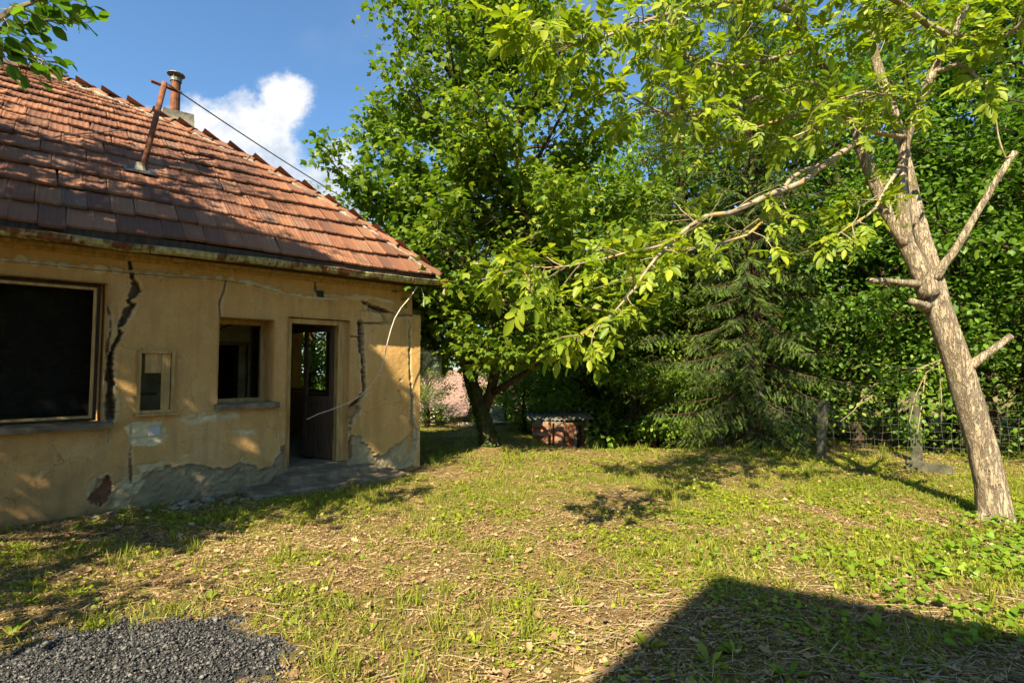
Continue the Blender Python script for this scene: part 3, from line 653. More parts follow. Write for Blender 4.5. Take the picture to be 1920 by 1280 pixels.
# small framed hatch window
w = part_window('window')
x0, x1, z0, z1 = wl(257, 700)[0], wl(327, 700)[0], wl(290, 774)[1], wl(290, 657)[1]
frame(w, x0, x1, z0, z1, -0.045, 0.035, 0.10, MT['wood_och'], 'window_frame')
bx = MB(); bx.box(wl(272, 680)[0], wl(302, 680)[0], -0.012, 0.008, wl(290, 699)[1], z1 - .035, jitter=.003, rng=rngp); bx.build('board', MT['wood_och'], w)
bx = MB(); bx.box(wl(303, 680)[0], wl(319, 680)[0], -0.02, 0.006, z0 + .035, z1 - .035, jitter=.003, rng=rngp); bx.build('board', MT['wood_och'], w)
bx = MB(); bx.box(x0 - .02, x1 + .02, -0.07, 0.0, z0 - .03, z0 - 0.001); bx.build('sill', MT['wood_och'], w, bevel=.004)
bx = MB(); bx.box(x0 + .036, wl(303, 680)[0], 0.30, 0.33, z0 + .2, z0 + .23); bx.build('glazing_bar', MT['wood_brown'], w)
# middle window
w = part_window('window')
frame(w, o_win[0], o_win[1], o_win[2], o_win[3], 0.33, 0.06, 0.08, MT['wood_och'], 'window_frame')
sill(w, wl(404, 760, -.07)[0], wl(525, 755, -0.09)[0], o_win[2] + .01, 0.10, 0.07, MT['concrete'], 2)
# door: frame, threshold, leaf standing open
dr = part_window('door')
fx0, fx1, fz0, fz1 = o_door[0] + .004, o_door[1] - .05, 0.235, o_door[3] - .01
b = MB(); b.box(fx0, fx0 + .06, 0.03, .17, fz0, fz1); b.box(fx1 - .10, fx1, 0.03, .17, fz0, fz1); b.box(fx0 + .06, fx1 - .10, 0.032, .168, fz1 - .07, fz1)
b.build('door_frame', MT['wood_och'], dr, bevel=.005)
b = MB(); b.box(fx1 + .001, o_door[1], 0.05, .17, fz0, fz1); b.build('jamb_filler', MT['wall'], dr)
b = MB(); b.box(o_door[0], o_door[1], -0.02, WT + .05, 0.17, 0.232); b.build('threshold', MT['concrete'], dr, bevel=.006)
leaf = link('door_leaf', None, dr); leaf.empty_display_size = .1
leaf.location = (fx1 - .10, 0.17, 0.245); leaf.rotation_euler = (0, 0, math.pi - R(72))
LW = (fx1 - .10) - (fx0 + .06) - .01; LH = fz1 - .07 - .25
b = MB(); s = .075; t0, t1 = -.02, .02; zm = 0.88
b.box(0, s, t0, t1, 0, LH); b.box(LW - s, LW, t0, t1, 0, LH); b.box(s, LW - s, t0 + .002, t1 - .002, LH - s, LH); b.box(s, LW - s, t0 + .002, t1 - .002, 0, .12); b.box(s, LW - s, t0 + .002, t1 - .002, zm - .05, zm + .05)
b.box(s, LW - s, -.008, .008, .12, zm - .05)
me = b.mesh('door_leaf_wood', MT['wood_brown'], bevel=.003); leaf_o = leaf
leaf_mesh_o = link('stiles_and_panel', me, dr); leaf_mesh_o.matrix_local = Matrix.Translation(leaf.location) @ leaf.rotation_euler.to_matrix().to_4x4()
b = MB(); b.box(s, LW - s, -.003, .003, zm + .05, LH - s); g = b.build('pane', MT['glass'], dr); g.matrix_local = leaf_mesh_o.matrix_local.copy()
b = MB(); b.tube([(LW - .04, -.02, zm + .1), (LW - .04, -.06, zm + .1), (LW - .14, -.065, zm + .1)], .009, 6); g = b.build('handle', MT['zinc'], dr); g.matrix_local = leaf_mesh_o.matrix_local.copy()
bpy.data.objects.remove(leaf)
# end wall window casement, half open
w = part_window('window')
b = MB(); y0, y1, z0, z1 = end_win
b.box(-.30, -.22, y0, y0 + .06, z0, z1); b.box(-.30, -.22, y1 - .06, y1, z0, z1); b.box(-.298, -.222, y0 + .06, y1 - .06, z1 - .06, z1); b.box(-.298, -.222, y0 + .06, y1 - .06, z0, z0 + .06); b.box(-.296, -.224, (y0 + y1) / 2 + .2, (y0 + y1) / 2 + .25, z0 + .06, z1 - .06)
b.build('window_frame', MT['wood_och'], w)
b = MB(); b.box(-.95, -.42, y1 - .02, y1 + .02, z0, z1); b.box(-1.25, -1.0, y1 + .3, y1 + .34, z0 - .3, z1); b.build('casement', MT['inner'], w)

# steps in front of the door
def step(x0, x1, y0, z, th, seed):
    rg = random.Random(seed); b = MB(); n = 12; prev = None
    for i in range(n + 1):
        x = x0 + (x1 - x0) * i / n; j = rg.uniform(-.015, .015); k = rg.uniform(-.008, .008)
        ring = [(x, 0.02, z + .004), (x, y0 + .02 + j, z + k), (x, y0 + j, z - .02 + k), (x, y0 + .01 + j, z - th), (x, .02, z - th)]
        base = len(b.v); b.v += ring
        if prev is not None:
            for q in range(5): b.f.append((prev + q, base + q, base + (q + 1) % 5, prev + (q + 1) % 5))
        else: b.f.append(tuple(base + q for q in (4, 3, 2, 1, 0)))
        prev = base
    b.f.append(tuple(prev + q for q in range(5)))
    return b.build('step', MT['concrete'], house)
step(wl(528, 890, -.25)[0], wl(706, 870, -.25)[0], -0.28, 0.16, 0.3, 1)
step(wl(478, 915, -.60)[0], wl(752, 880, -.45)[0], -0.60, 0.055, 0.3, 2)

# ---- eaves: cornice moulding, soffit boards, rafter ends, fascia, gutter
EY = -0.42
b = MB(); b.box(XL, -0.02, -0.055, 0.02, ZT - .09, ZT - .045); b.box(XL, -0.02, -0.085, 0.02, ZT - .045, ZT - .0); b.build('cornice', MT['wood_och'], house, bevel=.006)
for k in range(3):
    b = MB(); y0 = -0.10 - k * .105; b.box(XL, 0.33 - .002 * k, y0 - .10, y0, ZT + .005 + .004 * (k % 2), ZT + .027 + .004 * (k % 2)); b.build('soffit_board', MT['wood_dark'], house)
b = MB(); b.box(XL, 0.36, EY - .01, EY + .018, ZT + .0, ZT + .13); b.build('fascia_board', MT['wood_dark'], house)
gut_r = 0.068; gut_y = EY - 0.075
def gutter(x0, x1, zl, zr, name, mat, r=gut_r):
    V = []; Fq = []; n = 9; m = max(2, int((x1 - x0) / 0.12)); rg = random.Random(2)
    for i in range(m + 1):
        x = x0 + (x1 - x0) * i / m; z = zl + (zr - zl) * (x - XL) / (0.5 - XL) + 0.008 * math.sin(x * 2.1) + .004 * math.sin(x * 7)
        for k in range(n):
            a = math.pi + math.pi * k / (n - 1); rr = r * (1 + .02 * math.sin(x * 9 + k))
            V.append((x, gut_y + rr * math.cos(a), z + rr * math.sin(a)))
        V.append((x, gut_y - r - 0.008, z + .006)); V.append((x, gut_y - r + .004, z + .014))
    kk = n + 2
    for i in range(m):
        for k in range(n - 1): Fq.append((i * kk + k, i * kk + k + 1, (i + 1) * kk + k + 1, (i + 1) * kk + k))
        Fq.append((i * kk + n, i * kk, (i + 1) * kk, (i + 1) * kk + n)); Fq.append((i * kk + n + 1, i * kk + n, (i + 1) * kk + n, (i + 1) * kk + n + 1))
    me = np_mesh(name, V, [np.array(Fq)], mat, True); o = link(name, me, house)
    md = o.modifiers.new('thick', 'SOLIDIFY'); md.thickness = 0.003; return o
ZGL, ZGR = 2.90, 2.985
segs = [XL, -5.0, -3.75, -2.45, -1.15, 0.18, 0.47]
for i, (a, c) in enumerate(zip(segs[:-1], segs[1:])):
    gutter(a, c + (0.04 if i < len(segs) - 2 else 0), ZGL, ZGR, 'gutter_length', MT['gutter'] if i < len(segs) - 2 else MT['rust'], gut_r + .0025 * (i % 2))
for x in np.arange(-4.95, 0.45, 0.66):
    z = ZGL + (ZGR - ZGL) * (x - XL) / (0.5 - XL); b = MB(); pts = []
    for k in range(8):
        a = math.pi + math.pi * k / 7; pts.append((x, gut_y + (gut_r + .007) * math.cos(a), z + (gut_r + .007) * math.sin(a)))
    b.tube(pts + [(x, EY + .01, z + .05)], .009, 5); b.build('gutter_bracket', MT['rust'], house)

# ---- roof: deck, tiles, hip tiles
KT = np.array([0, 0.6, 1.34, 2.2, 3.09, 3.9, 4.78]); KZ = np.array([3.10, 3.72, 4.37, 5.05, 5.66, 6.18, 6.64])
tt = np.linspace(0, 4.78, 300); cf = np.polyfit(KT, KZ, 3); zz = np.polyval(cf, tt)
ss_ = np.concatenate([[0], np.cumsum(np.hypot(np.diff(tt), np.diff(zz)))]); SL = ss_[-1]
XE = wl(822, 520, EY)[0]                         # tile corner at the eave
sagx = lambda x: -0.045 * np.clip(-x / 5.0, 0, 1.3)        # the eave sinks a little to the left
def prof(s):
    t = float(np.interp(s, ss_, tt)); z = float(np.interp(s, ss_, zz)); e = 0.05
    t2 = float(np.interp(min(s + e, SL), ss_, tt)); z2 = float(np.interp(min(s + e, SL), ss_, zz)); t1 = float(np.interp(max(s - e, 0), ss_, tt)); z1_ = float(np.interp(max(s - e, 0), ss_, zz))
    return t, z, math.atan2(z2 - z1_, t2 - t1)
# deck sheets: front slope, end (hip) slope, back slope
def deck():
    V = []; Fq = []; ns = 24
    def add(rows):
        base = len(V); m = len(rows[0])
        for r in rows: V.extend(r)
        for i in range(len(rows) - 1):
            for k in range(m - 1): Fq.append((base + i * m + k, base + i * m + k + 1, base + (i + 1) * m + k + 1, base + (i + 1) * m + k))
    fr, en, bk = [], [], []
    for i in range(ns + 1):
        s = SL * i / ns; t, z, a = prof(s); z -= 0.045
        fr.append([(x, EY + t, z + sagx(x)) for x in np.linspace(XL - .3, XE - t, 12)])
        en.append([(XE - t, y, z) for y in np.linspace(EY + t, 2 * 4.78 + EY - t + 0.0, 8)])
        bk.append([(x, 2 * 4.78 + EY - t, z) for x in np.linspace(XE - t, XL - .3, 4)])
    add(fr); add(en); add(bk)
    V2 = [(XL - .2, EY + .2, ZT), (XL - .2, 2 * 4.78 + EY - .2, ZT), (XL - .2, EY + 4.78, 6.5)]; b0 = len(V)
    V.extend(V2)
    me = np_mesh('roof_deck', V, [np.array(Fq), np.array([[b0, b0 + 1, b0 + 2]])], MT['wood_dark'], False)
    return me
roof = link('roof', deck(), house)
# one interlocking clay tile: ribs run down the slope, front lip has thickness
def tile_mesh(w, L, name, seed):
    rg = random.Random(seed)
    prof_x = [(-.5, .004), (-.47, .011), (-.40, .011), (-.365, .003), (-.20, .003), (-.17, .006), (-.13, .006), (-.10, .003), (.08, .003), (.11, .006), (.15, .006), (.18, .003), (.34, .003), (.38, .012), (.46, .012), (.50, .006)]
    V = []; Fq = []; n = len(prof_x)
    for y, dz in ((0, .0), (0.012, .004), (L, .0)):
        for x, z in prof_x: V.append((x * w, y + (rg.uniform(-.004, .004) if y == 0 else 0), z + dz))
    for x, z in prof_x: V.append((x * w, 0.004, z * .6 - .030))
    for i in range(2):
        for k in range(n - 1): Fq.append((i * n + k, i * n + k + 1, (i + 1) * n + k + 1, (i + 1) * n + k))
    for k in range(n - 1): Fq.append((3 * n + k, 3 * n + k + 1, k + 1, k))
    return np_mesh(name, V, [np.array(Fq)], MT['tile'], False)
TWD = 0.21; NR = 16
T_MESH = [tile_mesh(TWD, SL / NR + .07, 'roof_tile', k) for k in range(4)]
rt = random.Random(77)
def tile_matrix(xc, s, jit=1.0):
    t, z, a = prof(s); xr = xc
    base = Vector((xr + rt.uniform(-.004, .004) * jit, EY + t - 0.0, z + sagx(xr) + .018 * math.sin(xr * 1.7 + s * 2.1) + rt.uniform(-.004, .006) * jit))
    tilt = a - math.atan2(0.042, SL / NR)
    M = Matrix.Translation(base) @ Matrix.Rotation(tilt, 4, 'X') @ Matrix.Rotation(rt.uniform(-.016, .016) * jit, 4, 'Z') @ Matrix.Rotation(rt.uniform(-.009, .009) * jit, 4, 'Y')
    return M @ Matrix.Translation((0, -0.035 + rt.uniform(-.014, .012) * jit, 0.030))
extra_v, extra_f = [], []
for i in range(NR):
    s = SL * i / NR; t0 = prof(s)[0]; t1 = prof(min(SL, s + SL / NR))[0]
    off = rt.uniform(0, TWD); k = 0
    while True:
        xc = XE - t0 - off * 0.4 + TWD * 0.1 - k * TWD; k += 1
        if xc < XL - .2: break
        xr = xc + TWD / 2; xl_ = xc - TWD / 2
        if xl_ > XE - t0: continue
        M = tile_matrix(xc, s)
        if rt.random() < .035: M = M @ Matrix.Translation((0, -rt.uniform(.02, .06), .004)) @ Matrix.Rotation(rt.uniform(-.07, .07), 4, 'Z')
        me = T_MESH[rt.randrange(4)]
        if xc < -5.7:                                    # beyond the picture: joined
            vs_ = np.empty(len(me.vertices) * 3, np.float32); me.vertices.foreach_get('co', vs_); vs_ = vs_.reshape(-1, 3)
            mm = np.array(M); extra_f.append(np.array([p.vertices[:] for p in me.polygons]) + sum(len(q) for q in extra_v)); extra_v.append(vs_ @ mm[:3, :3].T + mm[:3, 3]); continue
        if xr > XE - t1 - .02:                           # cut along the hip
            bm = bmesh.new(); bm.from_mesh(me); bm.transform(M)
            nrm = Vector((1, 1, 0)).normalized(); co = Vector((XE - .03, EY, 0))
            bmesh.ops.bisect_plane(bm, geom=list(bm.verts) + list(bm.edges) + list(bm.faces), plane_co=co, plane_no=nrm, clear_outer=True)
            if len(bm.faces) == 0: bm.free(); continue
            bm.transform(M.inverted()); me2 = bpy.data.meshes.new('cut_roof_tile'); bm.to_mesh(me2); bm.free(); me2.materials.clear(); me2.materials.append(MT['tile']); me = me2
        o = link('roof_tile', me, roof); o.matrix_local = M
if extra_v:
    link('roof_tiles', np_mesh('roof_tiles', np.concatenate(extra_v), [np.concatenate(extra_f)], MT['tile']), roof, kind='stuff')
# end slope tiles, hidden from here, joined
ev, ef = [], []; nv = 0; me = T_MESH[0]; vs_ = np.empty(len(me.vertices) * 3, np.float32); me.vertices.foreach_get('co', vs_); vs_ = vs_.reshape(-1, 3); fcs = np.array([p.vertices[:] for p in me.polygons])
for i in range(NR):
    s = SL * i / NR; t, z, a = prof(s); y = EY + t + .12
    while y < 2 * 4.78 + EY - t - .12:
        M = Matrix.Translation((XE - t, y, z)) @ Matrix.Rotation(math.pi / 2, 4, 'Z') @ Matrix.Rotation(a - .08, 4, 'X') @ Matrix.Translation((0, -.035, .022)); mm = np.array(M)
        ev.append(vs_ @ mm[:3, :3].T + mm[:3, 3]); ef.append(fcs + nv); nv += len(vs_); y += TWD
link('roof_tiles', np_mesh('end_roof_tiles', np.concatenate(ev), [np.concatenate(ef)], MT['tile']), roof, kind='stuff')
# hip tiles: half-round, each overlapping the one below, bedded in mortar
def half_round(L, r0, r1, name):
    b = MB(); n = 9; V = []; Fq = []
    for j, (y, r) in enumerate(((0, r0 + .006), (.04, r0 + .006), (.045, r0), (L, r1))):
        for k in range(n):
            a = math.pi * k / (n - 1); V.append((r * math.cos(a), y, r * math.sin(a) * .85))
    for j in range(3):
        for k in range(n - 1): Fq.append((j * n + k, j * n + k + 1, (j + 1) * n + k + 1, (j + 1) * n + k))
    for k in range(n): 
        a = math.pi * k / (n - 1); V.append(((r0 - .006) * math.cos(a), 0.002, (r0 - .006) * math.sin(a) * .85))
    for k in range(n - 1): Fq.append((4 * n + k, 4 * n + k + 1, k + 1, k))
    return np_mesh(name, V, [np.array(Fq)], MT['tile'], False)
HM = half_round(.44, .10, .086, 'hip_tile')
hp = [Vector((XE - float(np.interp(s, ss_, tt)), EY + float(np.interp(s, ss_, tt)), float(np.interp(s, ss_, zz)))) for s in np.linspace(0, SL, 60)]
hl = np.concatenate([[0], np.cumsum([(hp[i + 1] - hp[i]).length for i in range(59)])])
def hip_at(l):
    return Vector([float(np.interp(l, hl, [p[k] for p in hp])) for k in range(3)])
NH = 19
for i in range(NH):
    l = hl[-1] * i / NH; p = hip_at(l); q = hip_at(min(hl[-1], l + .3)); d = (q - p).normalized()
    if d.length < .5: continue
    x = d.cross(Vector((0, 0, 1))).normalized(); n = x.cross(d)
    M = Matrix(((x.x, d.x, n.x, p.x), (x.y, d.y, n.y, p.y), (x.z, d.z, n.z, p.z), (0, 0, 0, 1)))
    o = link('hip_tile', HM, roof); o.matrix_local = M @ Matrix.Translation((rt.uniform(-.01, .01), -.06 if i == 0 else 0, -.015 + rt.uniform(-.006, .006))) @ Matrix.Rotation(-.028 + rt.uniform(-.02, .02), 4, 'X') @ Matrix.Rotation(rt.uniform(-.04, .04), 4, 'Z')
b = MB()
for sgn in (-1, 1):
    pts = []; rr = []
    for l in np.arange(0.1, hl[-1], .07):
        p = hip_at(l); side = Vector((-1, -1, 0)).normalized() * .075 * -sgn * -1 if sgn > 0 else Vector((1, 1, 0)).normalized() * .075
        off = (Vector((-.7, -.7, 0)) if sgn > 0 else Vector((.7, .7, 0))) * .105
        pts.append(p + off + Vector((0, 0, -.055 + rt.uniform(-.012, .012)))); rr.append(.026 + rt.uniform(-.014, .016))
    b.tube(pts, rr, 6, ripple=.4)
b.build('hip_mortar', MT['mortar'], roof)
# ridge tiles at the top, running left
RM = half_round(.42, .11, .095, 'ridge_tile')
for i in range(8):
    x = XE - 4.78 - .42 - i * .37
    if x < XL - .3: break
    o = link('ridge_tile', RM, roof); o.matrix_local = Matrix.Translation((x, EY + 4.78, zz[-1] - .03 - .035 * i)) @ Matrix.Rotation(-math.pi / 2, 4, 'Z') @ Matrix.Rotation(.04 + rt.uniform(-.02, .02), 4, 'X')

# chimney stub with metal flue on the far side of the hip, and the leaning stay pole
def on_hip(px):                                    # place on the hip line under a photo column
    best = min(np.linspace(0, hl[-1], 400), key=lambda l: abs((lambda w_: 960 + F * w_.x / (w_.y * math.cos(PITCH) + (w_.z - EYE) * math.sin(PITCH)))(h2w(*hip_at(l))) - px))
    return hip_at(best)
p = on_hip(306); c = p + Vector((0.25, 0.45, 0))
chim = link('chimney', None, house); chim.empty_display_size = .1
rg = random.Random(9)
b = MB(); zt = p.z + .30
for k in range(6):
    b.quadbox((c.x, c.y, zt - .06 - k * .12), (.24 + rg.uniform(-.015, .015), .24 + rg.uniform(-.015, .015), .056), jitter=.014, rng=rg)
b.build('chimney_stack', MT['mortar'], chim)
b = MB(); zf = zt + .64; b.tube([(c.x - .03, c.y, zt - .1), (c.x - .03, c.y, zf)], .076, 14); b.build('flue_pipe', MT['rust'], chim, smooth=False)
b = MB(); b.lathe([(.005, zf + .16), (.06, zf + .15), (.14, zf + .105), (.142, zf + .095), (.01, zf + .10)], 18, (c.x - .03, c.y, 0)); 
for a in (0, 2.1, 4.2): b.tube([(c.x - .03 + .08 * math.cos(a), c.y + .08 * math.sin(a), zf - .05), (c.x - .03 + .10 * math.cos(a), c.y + .10 * math.sin(a), zf + .11)], .006, 4)
b.tube([(c.x - .03, c.y, zf - .03), (c.x - .03, c.y, zf + .03)], .09, 14)
b.build('chimney_cowl', MT['zinc'], chim)
# stay pole: foot on the front slope at (262,330), head by the flue at (308,155)
def on_roof(px, py):
    d = ray(px, py); o = Vector((0, 0, EYE)); lo = None
    for k in range(400):
        q = o + d * (4.5 + k * .015); r = q - HC; x, y = r.dot(D2), r.dot(N2); t = y - EY
        if 0 <= t <= 4.78 and q.z <= float(np.interp(t, tt, zz)) + sagx(x): return Vector((x, y, q.z))
    return Vector((-3, 2, 4.5))
foot = on_roof(262, 326); 
hd = at(309, 156, h2w(*foot).y + .55); r = hd - HC; head = Vector((r.dot(D2), r.dot(N2), r.z))
pole = link('stay_pole', MB().tube([foot - Vector((0, 0, .1)), head], .036, 10).mesh('stay_pole', MT['rust'], True), house)
b = MB(); b.tube([head + Vector((-.16, 0, -.03)), head + Vector((.22, .1, -.02))], .022, 6); b.build('clamp_bar', MT['rust'], pole)
t, z, a = 0, 0, R(40)
b = MB(); b.quadbox(foot + Vector((0, -.02, .045)), (.17, .10, .005), Matrix.Rotation(R(36), 3, 'X')); b.build('flashing_plate', MT['wire'], pole)
b = MB(); b.lathe([(.09, 0), (.06, .06), (.045, .12)], 10, tuple(foot + Vector((0, 0, .02)))); b.build('collar', MT['mortar'], pole)

# cables: service line from the pole to the trees, surface cable on the wall, loose hanging wire
def cat_pts(a, b_, sag, n=24):
    return [a.lerp(b_, i / n) + Vector((0, 0, -sag * 4 * (i / n) * (1 - i / n))) for i in range(n + 1)]
hw = h2w(*head) + Vector((0.05, 0, -.02))
A = hw; Bp = at(765, 428, 13.0)
thing('overhead_cable', 'thin dark cable sagging from the roof pole towards the maple', 'cable', me=MB().tube(cat_pts(A, A + (Bp - A) * 1.4, .18), .0105, 5).mesh('overhead_cable', MT['wire']))
def wall_pts(pts, y): 
    return [(wl(px, py)[0], y, wl(px, py)[1]) for px, py in pts]
for dz in (0.0, -.02):
    b = MB(); b.tube([(x, y, z + dz) for x, y, z in wall_pts([(-30, 484), (60, 491), (130, 498), (250, 510), (330, 517), (400, 521), (470, 531), (520, 546)], -.016)], .005, 5); b.build('surface_cable', MT['wire_pale'] if dz == 0 else MT['wood_grey'], house)
b = MB(); zc = wl(600, 551); b.box(zc[0] - .045, zc[0] + .045, -.03, .02, zc[1] - .05, zc[1] + .045); b.build('junction_box', MT['black'], house, bevel=.004)
b = MB(); zc = wl(289, 807); h_ = 11 / ppm(289); b.box(zc[0] - h_, zc[0] + h_, -.018, .02, zc[1] - h_, zc[1] + h_); b.build('cover_plate', MT['plate'], house, bevel=.004)
def wpt(px, py, y):
    x, z = wl(px, py, y); return Vector((x, y, z))
pts = [wpt(782, 537, -.47), wpt(770, 556, -.46), wpt(752, 577, -.44), wpt(740, 597, -.42), wpt(733, 618, -.41), wpt(727, 640, -.40), wpt(723, 660, -.39), wpt(717, 685, -.38), wpt(708, 705, -.34), wpt(692, 726, -.28), wpt(675, 743, -.2), wpt(650, 756, -.12), wpt(620, 768, -.06), wpt(596, 776, .0), wpt(575, 786, .08)]
rs = [.0085] * 5 + [.007] * 3 + [.006] * 7
b = MB(); b.tube(pts, rs, 6); b.build('hanging_wire', MT['wire_pale'], house)
b = MB(); b.tube([wpt(790, 540, -.47), wpt(795, 556, -.46), wpt(794, 575, -.46)], .006, 5); b.build('hanging_wire', MT['wire_pale'], house)
b = MB(); b.tube([on_roof(50, 276) + Vector((0, 0, .05)), on_roof(120, 262) + Vector((0, 0, .06)), on_roof(190, 255) + Vector((0, 0, .05)), on_roof(240, 248) + Vector((0, 0, .05))], .008, 5); b.build('roof_wire', MT['wire'], house)
# downpipe stub below the gutter end
b = MB(); b.tube([(0.30, gut_y, 2.93), (0.30, gut_y + .02, 2.80), (0.24, gut_y + .1, 2.72)], .04, 10); b.build('downpipe_stub', MT['gutter'], house, smooth=True)
# fallen plaster pieces at the wall foot
rg = random.Random(31); deb_v = MB()
for k in range(70):
    px = rg.uniform(230, 560); c_ = Vector((wl(px, 900)[0] + rg.uniform(-.3, .3), -rg.uniform(.03, .55) ** 1.0, 0)); w_ = h2w(*c_); zg = gzf(w_.x, w_.y)
    s_ = rg.choice([.012, .015, .02, .03, .05]); deb_v.quadbox((w_.x, w_.y, zg + .02), (s_, s_ * rg.uniform(.5, 1), s_ * .35), Matrix.Rotation(rg.uniform(0, 6), 3, 'Z') @ Matrix.Rotation(rg.uniform(-.4, .4), 3, 'X'), jitter=s_ * .35, rng=rg)
deb = deb_v.build('plaster_rubble', MT['mortar'], None, kind='stuff'); deb['label'] = 'crumbled plaster pieces along the foot of the wall'
# ================================================================== VEGETATION
def rv(rg, s=1.0): return np.array([rg.normal(0, s), rg.normal(0, s), rg.normal(0, s)])
def unit(v): v = np.asarray(v, float); return v / (np.linalg.norm(v) + 1e-9)
def grow(rg, p, d, L, n, wander, up=0.0):
    p = np.array(p, float); d = unit(d); pts = [p.copy()]
    for i in range(n):
        d = unit(d + rv(rg, wander) + np.array([0, 0, up])); p = p + d * (L / n); pts.append(p.copy())
    return pts
def along(pts, f):
    k = f * (len(pts) - 1); i = min(int(k), len(pts) - 2); a = k - i
    return pts[i] * (1 - a) + pts[i + 1] * a, unit(pts[i + 1] - pts[i])
# leaf templates: x across, y along, z normal
LF_MAPLE = (np.array([(0, 0, 0), (.34, .16, -.02), (.62, .52, -.08), (.24, .60, .03), (0, 1.0, -.10), (-.24, .60, .03), (-.62, .52, -.08), (-.34, .16, -.02)]), [(0, 1, 3), (1, 2, 3), (0, 3, 5), (3, 4, 5), (0, 5, 7), (5, 6, 7)])
LF_OVAL = (np.array([(0, 0, 0), (.30, .30, .05), (.27, .65, .03), (0, 1.0, -.08), (-.27, .65, .03), (-.30, .30, .05), (0, .5, -.03)]), [(0, 1, 6), (1, 2, 6), (2, 3, 6), (3, 4, 6), (4, 5, 6), (5, 0, 6)])
LF_SIMPLE = (np.array([(0, 0, 0), (.36, .42, .06), (0, 1.0, -.06), (-.36, .42, .06)]), [(0, 1, 2), (0, 2, 3)])
def needle_comb(n=6):
    V = []; Ff = []
    for k in range(n):
        y = k / n
        for s in (-1, 1):
            b = len(V); l = .17 * (1 - .45 * y)
            V += [(0.0, y - .03, 0), (0.0, y + .09, 0), (s * l, y + .17, .03)]; Ff.append((b, b + 1, b + 2) if s > 0 else (b + 1, b, b + 2))
    b = len(V); V += [(-.025, 0, 0), (.025, 0, 0), (0, 1.12, 0)]; Ff.append((b, b + 1, b + 2))
    return np.array(V), Ff
LF_COMB = needle_comb()

def crown_mesh(name, P, A, Nn, S, tmpl, mat):
    V, Fc = leaf_cloud(P, A, Nn, S, *tmpl); return np_mesh(name, V, Fc, mat)

def decid(seed, stems, zlo, zhi, reach, nlimb, nbr, ntw, nleaf, lsize, droop=0.25, wood=None, spread=0.10, top=True, azbias=None, flat=0.8):
    """stems: list of (pts, radii); reach(z, az) -> limb length. Returns wood MB, leaf arrays"""
    rg = np.random.default_rng(seed); wd = MB(); P, A, Nn, S = [], [], [], []
    def twig(p, d, L, r):
        pts = grow(rg, p, d, L, 3, 0.22, -0.03); wd.tube([pts[0], pts[3]], [r, r * .3], 3, cap=False)
        for k in range(nleaf):
            f = rg.uniform(0.1, 1.05); q, dd = along(pts, min(f, .999)); off = rv(rg, spread); off[2] *= .6
            out = unit(off + dd * .06 + np.array([0, 0, -.02])); ax = unit(out + np.array([0, 0, -droop * rg.uniform(.3, 2.0)]) + rv(rg, .3))
            P.append(q + off); A.append(ax); Nn.append(np.array([0, 0, flat]) + rv(rg, .45) + out * .25); S.append(lsize * rg.uniform(.6, 1.25))
    ga = 2.399; kk = rg.uniform(0, 6)
    for pts, rad in stems:
        pts = [np.array(p, float) for p in pts]; wd.tube(pts, rad, 9, ripple=.12, seed=seed)
        zs = np.array([p[2] for p in pts]); z0 = max(zlo, zs[0]); z1 = min(zhi, zs[-1])
        for i in range(nlimb):
            z = z0 + (z1 - z0) * ((i + rg.uniform(0, .8)) / nlimb) ** 0.95; az = kk + i * ga + rg.normal(0, .3)
            if azbias is not None and rg.uniform() < azbias[1]: az = azbias[0] + rg.normal(0, .7)
            p = np.array([np.interp(z, zs, [q[k] for q in pts]) for k in range(3)])
            rs = float(np.interp(z, zs, rad)); fr = (z - zlo) / (zhi - zlo + 1e-6)
            el = R(8) + R(48) * fr + rg.normal(0, .12); L = reach(z, az) * rg.uniform(.68, 1.14)
            d = np.array([math.cos(az) * math.cos(el), math.sin(az) * math.cos(el), math.sin(el)])
            lp = grow(rg, p, d, L, 7, 0.10, 0.03); r0 = min(rs * .65, .014 * L + .014); wd.tube(lp, [r0 * (1 - .85 * k / 7) for k in range(8)], 5, cap=False)
            nb = max(3, int(nbr * L / 2.6 + .5))
            for j in range(nb):
                f = 0.22 + .78 * (j + rg.uniform(0, .9)) / nb; f = min(f, .995); q, dd = along(lp, f)
                sd = unit(np.cross(dd, [0, 0, 1])) * (1 if j % 2 else -1); bl = (0.30 * L * (1.15 - f) + .28) * rg.uniform(.7, 1.2)
                bd = unit(dd * rg.uniform(.5, 1.0) + sd * rg.uniform(.5, 1.0) + np.array([0, 0, rg.uniform(-.25, .45)]))
                bp = grow(rg, q, bd, bl, 4, .16, .0); rb = max(.005, r0 * .35 * (1.1 - f)); wd.tube(bp, [rb, rb * .85, rb * .7, rb * .5, rb * .3], 3, cap=False)
                nt = max(2, int(ntw * bl / .7 + .5))
                for t in range(nt):
                    ff = min(.995, .15 + .85 * (t + rg.uniform(0, .8)) / nt); w, wdv = along(bp, ff)
                    twig(w, unit(wdv * .6 + rv(rg, .5) + np.array([0, 0, .05])), rg.uniform(.16, .38), .004)
        if top:
            for i in range(int(ntw * 2)):
                q, dd = along(pts, rg.uniform(.8, .999)); twig(q, unit(dd + rv(rg, .6)), rg.uniform(.2, .5), .005)
    return wd, np.array(P), np.array(A), np.array(Nn), np.array(S)

